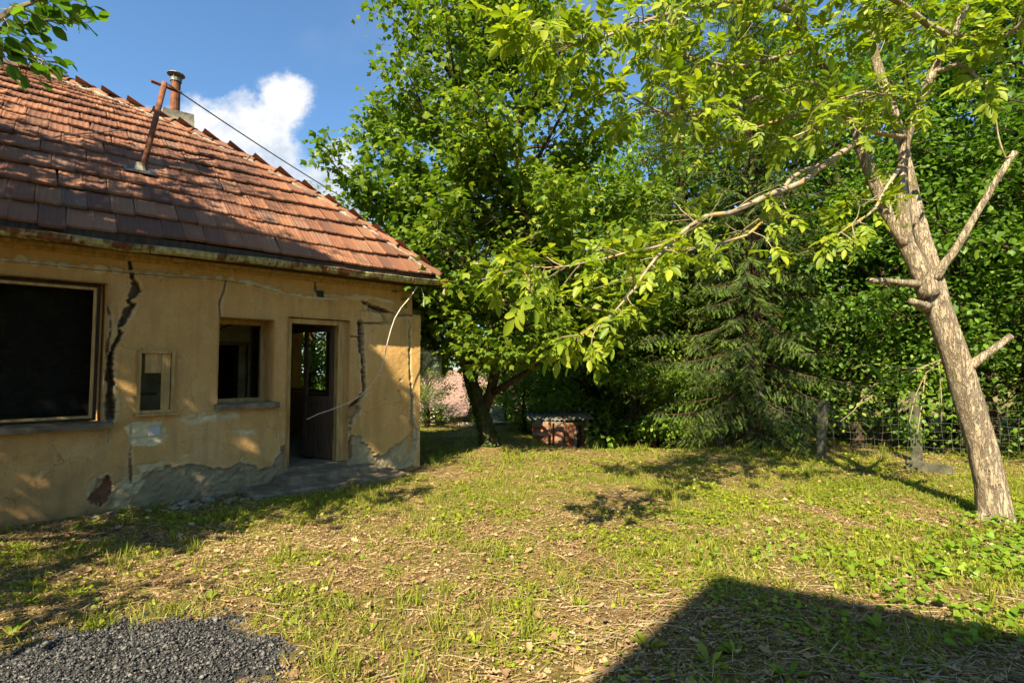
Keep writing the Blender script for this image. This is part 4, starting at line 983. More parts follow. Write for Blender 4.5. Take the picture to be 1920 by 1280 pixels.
def sun_gap(P, base, target, radius, keep=0.08, seed=1):
    """mask of leaves to keep: thin a crown where the photo shows sun passing through it onto target"""
    w = P + np.array(base)[None] - np.array(target)[None]; L = np.array(LDIR); t = w @ L; d = np.linalg.norm(w - t[:, None] * L, axis=1)
    return ~((d < radius) & (t < 0)) | (np.random.default_rng(seed).uniform(0, 1, len(P)) < keep)
def place_tree(name, label, parts, loc, rotz=0, scale=1.0, group=None):
    t = thing(name, label, 'tree', loc, rotz, group); t.scale = (scale,) * 3
    for n, me in parts: link(n, me, t)
    return t

# ---- the big maple behind the corner of the house
def maple():
    base = Vector((-0.42, 10.6, 0)); base.z = gzf(base.x, base.y) - .05
    def loc(px, py, Y): return tuple(at(px, py, Y) - base)
    r1 = [.21, .17, .15, .14, .13, .12, .11, .115, .10, .085, .06, .035, .012]
    s1 = [(0, 0, 0), loc(912, 805, 10.6), loc(900, 765, 10.6), loc(884, 718, 10.6), loc(870, 660, 10.65), loc(866, 600, 10.7), loc(872, 500, 10.8), loc(862, 400, 10.8), loc(868, 280, 10.9), loc(850, 160, 10.9), loc(838, 60, 10.9), loc(825, -60, 10.9), loc(820, -220, 10.9)]
    s2 = [loc(906, 775, 10.62), loc(920, 735, 10.55), loc(930, 690, 10.5), loc(936, 620, 10.5), loc(950, 500, 10.6), loc(965, 380, 10.7), loc(975, 260, 10.8), loc(968, 140, 10.9), loc(955, 0, 11.0), loc(950, -180, 11.0)]
    r2 = [.11, .105, .10, .095, .085, .09, .075, .06, .045, .015]
    s3 = [loc(925, 735, 10.5), loc(955, 718, 10.2), loc(1000, 690, 9.9), loc(1045, 640, 9.7), loc(1070, 560, 9.6), loc(1085, 470, 9.6)]; r3 = [.075, .065, .055, .045, .035, .015]
    H = 11.5
    def reach(z, az):
        f = np.clip((z - 1.5) / (H - 1.5), 0, 1); r = 3.3 * (1 - f) ** 0.62 + .35
        if z > 5: r *= 1 - .32 * max(0, math.cos(az)) * min(1, (z - 5) / 2)
        return r * (1 + .16 * math.sin(3 * az + z))
    wd, P, A, Nn, S = decid(11, [(s1, r1), (s2, r2)], 1.5, H, reach, 40, 10, 6, 14, .125, .3, spread=.15)
    wd3, P3, A3, N3, S3 = decid(12, [(s3, r3)], 1.9, 5, lambda z, az: 1.5, 12, 7, 5, 12, .12, .3, spread=.15)
    wd.v, off = wd.v, len(wd.v); wd.f += [tuple(i + off for i in f) for f in wd3.f]; wd.v += wd3.v
    wd4, P4, A4, N4, S4 = decid(13, [(s1[3:7], r1[3:7]), (s2[1:5], r2[1:5])], 1.7, 4.4, lambda z, az: 2.7, 13, 10, 6, 14, .125, .3, spread=.15, top=False, azbias=(-1.4, .5))
    off = len(wd.v); wd.f += [tuple(i + off for i in f) for f in wd4.f]; wd.v += wd4.v
    P = np.concatenate([P, P4]); A = np.concatenate([A, A4]); Nn = np.concatenate([Nn, N4]); S = np.concatenate([S, S4])
    P = np.concatenate([P, P3]); A = np.concatenate([A, A3]); Nn = np.concatenate([Nn, N3]); S = np.concatenate([S, S3])
    for tg, r_ in (((0.75, 12.9, .1), .7), ((1.3, 12.9, .0), .7)):
        k_ = sun_gap(P, base, tg, r_); P, A, Nn, S = P[k_], A[k_], Nn[k_], S[k_]
    for tg, r_ in (((2.4, 15.4, .6), 1.0), ((0.9, 16.2, .4), .8), ((-2.3, 15.2, .3), .9)):
        k_ = sun_gap(P, base, tg, r_, .4, 5); P, A, Nn, S = P[k_], A[k_], Nn[k_], S[k_]
    t = place_tree('maple_tree', 'tall leafy maple with ivy on its forked trunk beyond the cottage corner', [('trunk', wd.mesh('maple_trunk', MT['bark_maple'], True)), ('crown', crown_mesh('maple_crown', P, A, Nn, S, LF_MAPLE, MT['lf_maple']))], base)
    # ivy sheath on the lower trunk
    rg = np.random.default_rng(3); n = 1300; pts = [np.array(p) for p in s1[:6]]; pos, ax, nn, sz = [], [], [], []
    for k in range(n):
        f = rg.uniform(0, 1); q, dd = along(pts, f * .999); a = rg.uniform(0, 6.28); rr = float(np.interp(f * 5, range(6), r1[:6])) + rg.uniform(-.01, .045)
        o = np.array([math.cos(a), math.sin(a), 0]); pos.append(q + o * rr); ax.append(np.array([rg.normal(0, .3), rg.normal(0, .3), -1]) + o * .5); nn.append(o + rv(rg, .3)); sz.append(rg.uniform(.03, .06))
    link('ivy', crown_mesh('maple_ivy', pos, ax, nn, sz, LF_MAPLE, MT['lf_ivy']), t)
    return len(P)
n_maple = maple()

# ---- spruces
def spruce_meshes(seed, H, Rm, per=6, dens=1.0, zmin=0.35):
    rg = np.random.default_rng(seed); wd = MB(); tp = [(rg.normal(0, .02), rg.normal(0, .02), H * k / 14 - .05) for k in range(15)]
    wd.tube(tp, [.21 * (1 - .95 * k / 14) + .01 for k in range(15)], 8, ripple=.1); old = [[], [], [], []]; new = [[], [], [], []]
    z = zmin; kk = 0
    while z < H - .3:
        for i in range(per):
            az = kk * .9 + i * 2 * math.pi / per + rg.normal(0, .22); f = z / H
            L = (Rm * (1 - f) ** .85 + .15) * rg.uniform(.62, 1.12)
            if z < 1.0: L *= .55 + .45 * z
            el = R(-12) + R(34) * f + rg.normal(0, .1); n = 8
            d = np.array([math.cos(az) * math.cos(el), math.sin(az) * math.cos(el), math.sin(el)]); p = np.array([0, 0, z + rg.normal(0, .08)]); pts = [p.copy()]
            for k in range(n):
                d = unit(d + rv(rg, .04) + np.array([0, 0, -.07 if k < 4 else .075])); p = p + d * L / n; pts.append(p.copy())
            r0 = .012 + .010 * L; wd.tube(pts, [r0 * (1 - .85 * k / n) for k in range(n + 1)], 4, cap=False)
            m = int(L * 15 * dens) + 4
            for j in range(m):
                ff = .12 + .87 * (j + rg.uniform(0, .8)) / m; q, dd = along(pts, min(ff, .995)); sd = unit(np.cross(dd, [0, 0, 1])) * (1 if j % 2 else -1)
                tl = (.16 + .36 * L / 2.2 * (1.08 - ff)) * rg.uniform(.7, 1.25); hang = rg.uniform(.1, .9) * (1.2 - f)
                td = unit(sd * .75 + dd * .55 + np.array([0, 0, -hang])); ns = max(1, int(tl / .085))
                for s in range(ns):
                    fs = s / ns; pp = q + td * tl * fs + np.array([0, 0, -.04 * fs]) + rv(rg, .008); tipp = s == ns - 1
                    lst = new if (tipp and rg.uniform() < .75) else old
                    lst[0].append(pp); lst[1].append(td + rv(rg, .16) + np.array([0, 0, -.15])); lst[2].append(np.array([0, 0, 1]) + rv(rg, .4)); lst[3].append(rg.uniform(.12, .17))
                    if rg.uniform() < .75:
                        lst = new if (tipp and rg.uniform() < .7) else old; sg = rg.choice([-1, 1])
                        lst[0].append(pp); lst[1].append(td * .7 + dd * .5 * sg + rv(rg, .2) + np.array([0, 0, -.3])); lst[2].append(np.array([0, 0, 1]) + rv(rg, .5)); lst[3].append(rg.uniform(.09, .14))
        z += rg.uniform(.20, .30) * (1 + .25 * f); kk += 1
    return [('trunk', wd.mesh('spruce_trunk', MT['bark_spruce'], True)), ('needles', crown_mesh('spruce_needles', *old, LF_COMB, MT['needle'])), ('fresh_shoots', crown_mesh('spruce_shoots', *new, LF_COMB, MT['needle_new']))]
sp = spruce_meshes(5, 12.5, 2.2, 6, 1.4)
p = gnd(1435, 850); place_tree('spruce_tree', 'dark spruce with low drooping boughs and fresh green tips near the wire fence', sp, (5.1, 10.8, gzf(5.1, 10.8)))
place_tree('spruce_tree', 'tall spruce behind the walnut, its brown coned top left of the drooping one', sp, (4.5, 13.4, gzf(4.5, 13.4) - .1), 2.1, 1.15)

# ---- deciduous trees behind: four kinds, copied
def proto(seed, H, Rm, nl, lsize, mat, tmpl=LF_SIMPLE, zlo=1.2, lean=0.0, nleaf=10):
    rg = np.random.default_rng(seed); pts = [(lean * k / 8 * H * .1 + rg.normal(0, .06), rg.normal(0, .06), H * .95 * k / 8 - .1) for k in range(9)]; rad = [.17 * (1 - .9 * k / 8) for k in range(9)]
    def reach(z, az):
        f = np.clip((z - zlo) / (H - zlo), 0, 1); return (Rm * math.sin(math.pi * min(1, .18 + .80 * f)) ** .7 + .3) * (1 + .15 * math.sin(2 * az + seed))
    wd, P, A, Nn, S = decid(seed, [(pts, rad)], zlo, H * .95, reach, nl, 6, 4, nleaf, lsize, .35, spread=.17)
    return [('trunk', wd.mesh('tree_trunk_%d' % seed, MT['bark_maple'], True)), ('crown', crown_mesh('tree_crown_%d' % seed, P, A, Nn, S, tmpl, mat))]
pr_a = proto(101, 8.5, 2.3, 30, .125, MT['lf_back'], LF_OVAL)
pr_b = proto(102, 7.0, 2.2, 26, .12, MT['lf_bright'], LF_OVAL)
pr_c = proto(103, 10.5, 2.7, 34, .14, MT['lf_back'], LF_SIMPLE)
pr_f = proto(106, 6.0, 2.3, 36, .115, MT['lf_back'], LF_OVAL, .3, nleaf=20)
pr_g = proto(107, 5.6, 2.1, 36, .12, MT['lf_bright'], LF_OVAL, .2, nleaf=16)
pr_d = proto(104, 4.2, 1.7, 34, .10, MT['lf_bright'], LF_OVAL, .15, nleaf=20)
pr_e = proto(105, 3.2, 1.6, 30, .10, MT['lf_back'], LF_OVAL, .12)
bg = [  # name, label, proto, x, y, rot, scale
    ('broadleaf_tree', 'bright green tree filling the gap between maple and spruce above the brick shed', pr_b, 2.6, 15.8, .3, 1.15),
    ('broadleaf_tree', 'leafy tree directly behind the brick shed', pr_a, 1.1, 17.5, 1.3, .95),
    ('broadleaf_tree', 'tall dark tree rising behind the maple, right of its crown', pr_c, 1.9, 19.5, 2.2, 1.0),
    ('broadleaf_tree', 'leafy tree in the shade left of the spruce foot', pr_b, 3.9, 14.3, 4.1, .82),
    ('broadleaf_tree', 'dark tree crowding the back of the spruce above the fence', pr_c, 6.4, 13.0, .9, 1.0),
    ('broadleaf_tree', 'deep green tree behind the wire fence between spruce and walnut', pr_a, 7.4, 11.6, 2.7, 1.0),
    ('broadleaf_tree', 'dense tree behind the fence just right of the walnut trunk', pr_c, 9.6, 11.2, 5.0, 1.0),
    ('broadleaf_tree', 'leafy tree at the right edge reaching the picture top', pr_a, 9.9, 8.9, 3.6, 1.1),
    ('broadleaf_tree', 'farther dark tree closing the right corner of the yard', pr_c, 12.8, 12.5, 1.9, 1.1),
    ('broadleaf_tree', 'tree far behind the spruce seen through its boughs', pr_c, 5.2, 17.5, 3.1, 1.1),
    ('broadleaf_tree', 'sunlit leafy young tree between the brick shed and the spruce', pr_g, 3.2, 13.2, 1.1, .78),
    ('broadleaf_tree', 'sunlit leafy tree behind the right end of the shed roof', pr_g, 2.1, 15.4, 2.9, .9),
    ('broadleaf_tree', 'tall leafy tree rising between the maple and the spruce', pr_g, 3.0, 15.2, 4.6, 1.5),
    ('broadleaf_tree', 'tree far behind the cottage seen past the open door', pr_f, -7.2, 18.2, 3.4, .8),
    ('broadleaf_tree', 'slim tree seen through the open doorway behind the cottage', pr_b, -5.4, 15.6, 3.4, 1.0),
    ('broadleaf_tree', 'tree standing behind the cottage roof line, left of the maple', pr_a, -3.6, 17.0, .4, .62),
    ('shrub', 'bright yellow green shrub beside the maple trunk in front of the far house', pr_d, -0.25, 16.6, .6, .56),
    ('shrub', 'leafy bush between the cottage corner and the maple trunk', pr_d, -2.55, 15.4, 2.6, .62),
    ('shrub', 'dark bush on the mesh fence line right of the spruce', pr_e, 7.0, 10.4, 1.0, .8),
    ('shrub', 'low dark bush behind the fence near the walnut foot', pr_e, 8.6, 9.2, 2.0, .8),
    ('shrub', 'bush behind the fence at the right edge', pr_e, 9.4, 7.3, 4.0, .95),
    ('shrub', 'green bush right of the brick shed under the trees', pr_d, 3.0, 16.2, 5.1, .62),
    ('shrub', 'small bush under the trees left of the spruce', pr_d, 4.3, 13.0, 1.7, .5),
    ('shrub', 'yellow green bush hanging over the left end of the shed roof', pr_d, 0.35, 14.6, 3.3, .40),
    ('shrub', 'sunlit bush behind the cottage seen through its end window', pr_d, -5.55, 14.4, 3.3, 1.0)]
for k_, (x, y) in enumerate([(5.9, 11.6), (7.6, 10.4), (8.8, 9.9), (10.3, 10.2), (11.4, 8.6), (8.3, 13.2), (10.6, 13.4), (12.2, 10.8), (13.6, 9.0), (11.0, 6.9), (6.9, 14.6), (4.6, 15.8), (9.2, 16.0), (13.0, 15.0), (2.2, 21.5), (4.4, 20.5), (0.4, 22.0), (6.5, 19.5)]):
    bg.append(('broadleaf_tree', ('dark tree in the dense thicket behind the mesh fence right of the spruce' if x > 7.2 and y < 12 else 'dark tree deep in the thicket, half hidden by the trees along the fence' if x > 7.2 else 'dark tree standing close behind the drooping spruce' if y < 19 else 'far tree closing the gap behind the brick shed'), pr_f if k_ % 3 else pr_c, x, y, k_ * 1.37, .85 + .05 * (k_ % 7)))
for nm, lb, pr, x, y, rz, sc in bg:
    t = place_tree(nm, lb, pr, (x, y, gzf(x, y) - .05), rz, sc, 'trees and bushes behind the yard')
    if nm == 'shrub': t['category'] = 'shrub'

# a distant wood closing the view at the foot of the slope
def far_wood():
    rg = np.random.default_rng(8); P, A, Nn, S = [], [], [], []
    cx = rg.uniform(-16, 24, 90); cyy = rg.uniform(25, 40, 90) + np.abs(cx) * .2
    for x, y in zip(cx, cyy):
        r = rg.uniform(2.2, 4.0); zc = gzf(x, y) + rg.uniform(1.0, 4.5) - (2.6 if x < 2 else 0); n = 260
        d = rg.normal(0, 1, (n, 3)); d /= np.linalg.norm(d, axis=1, keepdims=True); rr = r * rg.uniform(.6, 1.05, n)[:, None]
        P.append(np.array([x, y, zc]) + d * rr * np.array([1, 1, .9])); A.append(d * .5 + rg.normal(0, .6, (n, 3)) + np.array([0, 0, -.4])); Nn.append(d + rg.normal(0, .4, (n, 3)) + np.array([0, 0, .5])); S.append(rg.uniform(.35, .75, n))
    me = crown_mesh('distant_foliage', np.concatenate(P), np.concatenate(A), np.concatenate(Nn), np.concatenate(S), LF_SIMPLE, MT['lf_back'])
    o = link('distant_foliage', me, None, kind='stuff'); o['label'] = 'distant wood seen between the trees beyond the yard'
far_wood()

# ---- walnut in front, built limb by limb
def walnut():
    Y0 = 5.55; base = gnd(1866, 978); base.z = gzf(base.x, base.y) - .06
    t = thing('walnut_tree', 'pale leaning walnut with cut stubs and long feathery leaves', 'tree', base)
    def loc(px, py, Y): return np.array(at(px, py, Y) - base)
    m_ = lambda px, Y: px / F * Y                       # photo pixels -> metres
    tr = [loc(1868, 1000, Y0), loc(1866, 960, Y0), loc(1858, 910, Y0), loc(1842, 840, Y0), loc(1815, 750, Y0), loc(1795, 680, Y0), loc(1770, 610, Y0), loc(1752, 560, Y0), loc(1738, 515, Y0)]
    trr = [m_(w, Y0) * .355 for w in (94, 74, 68, 64, 64, 62, 60, 62, 40)]
    # fine trunk surface: many rings with bark relief
    def fine(pts, rr, n, steps, seed, relief):
        V = []; Fq = []
        for i in range(steps + 1):
            q, d = along(pts, min(.9999, i / steps)); r = float(np.interp(i / steps * (len(pts) - 1), range(len(pts)), rr))
            u = unit(np.cross(d, [0, 1, 0])); w = np.cross(u, d)
            for k in range(n):
                a = 2 * math.pi * k / n; c_, s_ = math.cos(a), math.sin(a)
                g = mnoise.noise(Vector((c_ * 2.2 + seed, s_ * 2.2, i / steps * 3))) * .07 + abs(mnoise.noise(Vector((c_ * 9 + seed, s_ * 9, i / steps * 7)))) * -relief
                for ka, kz, kr in ((2.2, .30, .10), (1.2, .47, .08), (2.6, .62, .10), (1.7, .80, .12), (1.0, .18, .07)):
                    da = (a - ka + math.pi) % (2 * math.pi) - math.pi; g += kr * math.exp(-(da / .3) ** 2 - ((i / steps - kz) / .022) ** 2)
                if i / steps < .16: g += .34 * (1 - i / steps / .16) ** 1.5 * max(0, math.sin(3 * a + 1)) 
                V.append(q + (u * c_ + w * s_) * r * (1 + g))
        for i in range(steps):
            for k in range(n): Fq.append((i * n + k, i * n + (k + 1) % n, (i + 1) * n + (k + 1) % n, (i + 1) * n + k))
        return V, Fq
    V, Fq = fine(tr, trr, 40, 110, 3, .10)
    link('trunk', np_mesh('walnut_trunk', V, [np.array(Fq)], MT['bark_walnut'], True), t)
    limbs = [ # (points px,py,Y, radius px)
        [(1742, 555, 5.5, 22), (1722, 505, 5.5, 19), (1700, 460, 5.5, 17), (1691, 400, 5.5, 14), (1690, 310, 5.5, 11), (1700, 258, 5.5, 10), (1720, 200, 5.45, 9.5), (1750, 135, 5.4, 9), (1785, 70, 5.3, 9), (1815, 0, 5.2, 8), (1850, -90, 5.1, 5), (1880, -200, 5.0, 2)],
        [(1700, 460, 5.5, 14), (1680, 432, 5.5, 14), (1657, 385, 5.5, 14), (1638, 340, 5.5, 13.5), (1615, 280, 5.5, 11), (1597, 220, 5.5, 9), (1560, 150, 5.4, 8), (1520, 90, 5.3, 6), (1480, 20, 5.2, 4), (1440, -60, 5.1, 2)],
        [(1758, 560, 5.6, 23), (1746, 500, 5.65, 19), (1722, 420, 5.75, 16), (1708, 345, 5.8, 13), (1690, 250, 5.9, 11), (1655, 160, 6.0, 11), (1635, 80, 6.1, 9), (1625, 0, 6.2, 8), (1600, -120, 6.3, 6), (1590, -240, 6.4, 3)],
        [(1752, 524, 5.5, 12), (1768, 498, 5.45, 10), (1790, 470, 5.4, 9), (1840, 385, 5.3, 8), (1875, 330, 5.25, 7.5), (1903, 285, 5.2, 7)],
        [(1725, 533, 5.5, 11), (1690, 530, 5.4, 7.5), (1660, 526, 5.35, 6.5), (1632, 527, 5.3, 6.8)],
        [(1738, 575, 5.5, 12), (1722, 570, 5.3, 9), (1708, 565, 5.2, 8)],
        [(1812, 690, 5.5, 14), (1838, 672, 5.42, 9), (1868, 650, 5.38, 7.5), (1897, 630, 5.35, 6.5)],
        [(1608, 265, 5.5, 9), (1580, 285, 5.35, 9), (1550, 305, 5.2, 9), (1500, 345, 5.0, 9), (1447, 363, 4.8, 8.5), (1400, 385, 4.65, 8), (1370, 402, 4.55, 7.5), (1321, 405, 4.4, 6.5), (1283, 432, 4.3, 5.5), (1228, 483, 4.1, 4.5), (1190, 540, 3.95, 3.5), (1150, 590, 3.85, 2.5), (1085, 630, 3.75, 1.6)],
        [(1260, 455, 4.2, 4.5), (1200, 470, 4.05, 3.8), (1130, 485, 3.9, 3.2), (1070, 500, 3.8, 2.5), (1000, 500, 3.7, 1.8), (955, 505, 3.65, 1.2)],
        [(1550, 305, 5.2, 7), (1480, 330, 5.1, 6), (1440, 400, 4.95, 5), (1400, 445, 4.8, 4), (1330, 460, 4.65, 3), (1260, 470, 4.5, 2)],
        [(1560, 150, 5.4, 7), (1480, 170, 5.1, 6), (1400, 190, 4.8, 5), (1320, 215, 4.5, 4), (1250, 220, 4.3, 3), (1180, 180, 4.2, 2)],
        [(1480, 20, 5.2, 6), (1400, 0, 4.9, 6), (1337, 6, 4.6, 6), (1250, 28, 4.3, 5), (1173, 55, 4.1, 4), (1100, 82, 3.9, 3), (1062, 84, 3.8, 2), (1000, 40, 3.7, 1.4)],
        [(1520, 90, 5.3, 5), (1450, 110, 5.0, 5), (1370, 130, 4.7, 4), (1300, 110, 4.5, 3), (1230, 90, 4.4, 2)],
        [(1785, 70, 5.3, 8), (1740, 50, 5.1, 7), (1700, 15, 4.9, 7), (1650, -20, 4.7, 6), (1580, -40, 4.5, 5), (1500, -60, 4.2, 3), (1420, -50, 4.0, 2)],
        [(1785, 70, 5.3, 6), (1830, 60, 5.1, 6), (1880, 80, 4.9, 5), (1920, 40, 4.7, 4), (1960, -20, 4.5, 3)],
        [(1750, 135, 5.4, 6), (1800, 120, 5.2, 5), (1815, 130, 5.1, 4), (1850, 165, 5.0, 3)],
        [(1690, 310, 5.5, 6), (1665, 345, 5.3, 4), (1640, 395, 5.1, 3), (1600, 420, 4.9, 2), (1570, 440, 4.8, 1.2)],
        [(1700, 258, 5.5, 6), (1640, 250, 5.2, 5), (1590, 225, 5.0, 4), (1530, 240, 4.8, 3), (1480, 260, 4.6, 2)],
        [(1720, 200, 5.4, 6), (1680, 180, 5.1, 4), (1620, 170, 4.9, 3), (1560, 190, 4.7, 2)],
        [(1625, 0, 6.2, 7), (1560, -30, 5.9, 5), (1480, -40, 5.6, 4), (1380, -30, 5.3, 3), (1260, -20, 5.0, 2)],
        [(1597, 220, 5.5, 6), (1540, 210, 5.6, 5), (1470, 220, 5.7, 4), (1390, 250, 5.8, 3), (1320, 290, 5.9, 2)],
        [(1903, 287, 5.2, 2), (1885, 300, 5.2, 2), (1872, 260, 5.2, 1.8), (1868, 225, 5.2, 1.5), (1845, 210, 5.2, 1)],
    ]
    rg = np.random.default_rng(21); twig_starts = []
    for li, L in enumerate(limbs):
        raw = [(loc(a, b_, c_), m_(r, c_) * (.66 if li in (7, 8, 9) else .80)) for a, b_, c_, r in L]
        pts = []; rad = []
        for k in range(len(raw) - 1):
            for s in range(3):
                f = s / 3; pts.append(raw[k][0] * (1 - f) + raw[k + 1][0] * f + (rv(rg, .006) if k or s else 0)); rad.append(raw[k][1] * (1 - f) + raw[k + 1][1] * f)
        pts.append(raw[-1][0]); rad.append(raw[-1][1])
        for k in range(1, len(pts) - 1): pts[k] = pts[k] * .5 + (pts[k - 1] + pts[k + 1]) * .25
        b = MB(); b.tube(pts, rad, 12 if L[0][3] > 12 else 7, ripple=.14, seed=li); b.build('limb', MT['bark_walnut'] if L[0][3] > 12 or li in (3, 4, 5, 6) else MT['branch_walnut'], t, smooth=True)
        if li not in (3, 4, 5, 6, 21): twig_starts.append((pts, rad, li))
    # leafy twigs, then pinnate leaves
    def leaflet(L, w):
        tv = np.array([(0, 0, 0), (.5, .28, .10), (.55, .55, .06), (.33, .82, .0), (0, 1.0, -.10), (-.33, .82, .0), (-.55, .55, .06), (-.5, .28, .10), (0, .30, -.02), (0, .60, -.03)], float)
        tv[:, 0] *= w; tv *= L; return tv, [(0, 1, 8), (1, 2, 9, 8), (2, 3, 9), (3, 4, 9), (4, 5, 9), (5, 6, 9), (6, 7, 8, 9), (7, 0, 8)]
    def pinnate(seed):
        r = np.random.default_rng(seed); b = MB(); n = 3; Lr = r.uniform(.19, .26); stalk = []
        for k in range(7):
            f = k / 6; stalk.append((math.sin(f * 2) * .01, Lr * f, -.05 * f * f))
        b.tube(stalk, [.0026 - .0014 * k / 6 for k in range(7)], 3, cap=False)
        def add(pos, ang, L, dr):
            tv, tf = leaflet(L, .40); M = Matrix.Translation(pos) @ Matrix.Rotation(ang, 4, 'Z') @ Matrix.Rotation(-dr, 4, 'X') @ Matrix.Rotation(r.uniform(-.35, .35), 4, 'Y'); o = len(b.v)
            for v in tv: b.v.append(tuple(M @ Vector(v)))
            b.f.extend(tuple(o + i for i in f) for f in tf)
        for k in range(n):
            f = .34 + .27 * k; p_ = Vector((math.sin(f * 2) * .01, Lr * f, -.05 * f * f)); l = (.085, .115, .125)[k] * r.uniform(.9, 1.1)
            for s in (-1, 1): add(p_, s * -R(r.uniform(48, 66)), l, r.uniform(.05, .5))
        add(Vector(stalk[-1]), r.uniform(-.15, .15), .145 * r.uniform(.9, 1.1), r.uniform(.1, .4))
        return b
    PB = [pinnate(900 + k) for k in range(7)]; PM = [b.mesh('walnut_leaf', MT['lf_walnut'], True) for b in PB]
    tw = MB(); leaves = []
    def put_leaf(p, d, Lf=1.0):
        d = unit(d); up = np.array([0, 0, 1.0]) + rv(rg, .35); x = unit(np.cross(d, up)); n = np.cross(x, d)
        leaves.append((p, x, d, n, Lf * rg.uniform(.5, .98)))
    for pts, rad, li in twig_starts:
        L = sum(np.linalg.norm(pts[k + 1] - pts[k]) for k in range(len(pts) - 1))
        start = .05 if li >= 7 else .62
        if li == 7: start = .55
        if li in (8, 9): start = .25
        n = int(L * (1 - start) * 16) + 3
        if li in (7, 8, 9): n = int(n * .72)
        if li == 0: n = int(n * .4)
        if li in (14, 15, 16, 17, 18): n = int(n * .5)
        for k in range(n):
            f = start + (1 - start) * (k + rg.uniform(0, .9)) / n; q, dd = along(pts, min(.998, f)); side = unit(np.cross(dd, [0, 0, 1])) * rg.choice([-1, 1])
            td = unit(dd * .5 + side * rg.uniform(.2, .9) + np.array([0, 0, rg.uniform(-.35, .6)])); tl = rg.uniform(.12, .5)
            tp = grow(rg, q, td, tl, 4, .16, -.02); tw.tube(tp, [.006, .0055, .005, .0042, .003], 4, cap=False)
            for j in range(int(rg.integers(2, 5))):
                w, wd_ = along(tp, rg.uniform(.45, .999)); o = unit(rv(rg, 1) + wd_ * .9 + np.array([0, 0, -.25])); put_leaf(w, o)
        for j in range(4):
            o = unit(rv(rg, .7) + unit(pts[-1] - pts[-2]) + np.array([0, 0, -.2])); put_leaf(pts[-1], o)
    # bare thin twigs
    for k in range(36):
        pts, rad, li = twig_starts[rg.integers(0, 4)] if k < 20 else twig_starts[rg.integers(0, len(twig_starts))]
        q, dd = along(pts, rg.uniform(.3, .9)); tp = grow(rg, q, unit(rv(rg, 1) + np.array([0, -.2, .1])), rg.uniform(.2, .6), 6, .25, .02); tw.tube(tp, [.006 - .0008 * i for i in range(7)], 4, cap=False)
    tw.build('twigs', MT['twig'], t, kind='stuff')
    # the 300 leaves that show largest are single parts, the rest one mass
    def shown(lf):
        w = np.array(base) + lf[0]
        u = w[0] / max(.1, w[1]); v = (w[2] - EYE) / max(.1, w[1]); inside = abs(u) < 1.0 and -.6 < v < .70 and w[1] > .5
        return (lf[4] / w[1]) if inside else 0
    leaves.sort(key=shown, reverse=True)
    Vs, Fs3, Fs4, nv = [], [], [], 0
    for i, (p_, x, d, n, s) in enumerate(leaves):
        k = i % 7; M = np.eye(4); M[:3, 0] = x * s; M[:3, 1] = d * s; M[:3, 2] = n * s; M[:3, 3] = p_
        if i < 300:
            o = link('leaf', PM[k], t); o.matrix_local = Matrix(M.tolist())
        else:
            v = np.array(PB[k].v) @ M[:3, :3].T + p_; Vs.append(v)
            Fs3 += [tuple(nv + q for q in f) for f in PB[k].f if len(f) == 3]; Fs4 += [tuple(nv + q for q in f) for f in PB[k].f if len(f) == 4]; nv += len(v)
    link('leaves', np_mesh('walnut_leaves', np.concatenate(Vs), [np.array(Fs3), np.array(Fs4)], MT['lf_walnut'], True), t, kind='stuff')
    return len(leaves)
n_walnut = walnut()

def light_gaps(P, A, Nn, S, base):
    def rf(x_, y_): return h2w(x_, y_, float(np.interp(y_ - EY, tt, zz)))
    def wp(px, py):
        x_, z_ = wl(px, py); return h2w(x_, 0, z_)
    gaps = [(rf(x_, y_), .62, .07) for x_, y_ in ((-.3, -.1), (-.5, .6), (-1.2, 0), (-1.3, .9), (-2.0, 0.2), (-2.0, 1.2), (-2.8, .5), (-2.6, 1.8), (-1.6, 1.9), (-3.4, 1.6), (-3.2, 2.6), (-2.4, 2.6))]
    gaps += [(rf(x_, y_), .42, .25) for x_, y_ in ((-4.2, 2.6), (-4.0, 3.6), (-5.0, 3.2), (-4.6, 1.2), (-4.0, .4))]
    gaps += [(wp(735, 655), .20, 0), (wp(762, 690), .26, 0), (wp(785, 650), .25, 0), (wp(225, 712), .07, 0), (wp(245, 722), .08, 0), (wp(488, 733), .07, 0), (wp(468, 830), .09, 0), (wp(375, 895), .10, 0), (wp(395, 905), .10, 0), (wp(705, 850), .13, 0), (wp(360, 760), .06, 0), (wp(440, 782), .06, 0)]
    for tg, r_, kp in gaps:
        k_ = sun_gap(P, base, tg, r_, kp); P, A, Nn, S = P[k_], A[k_], Nn[k_], S[k_]
    return P, A, Nn, S
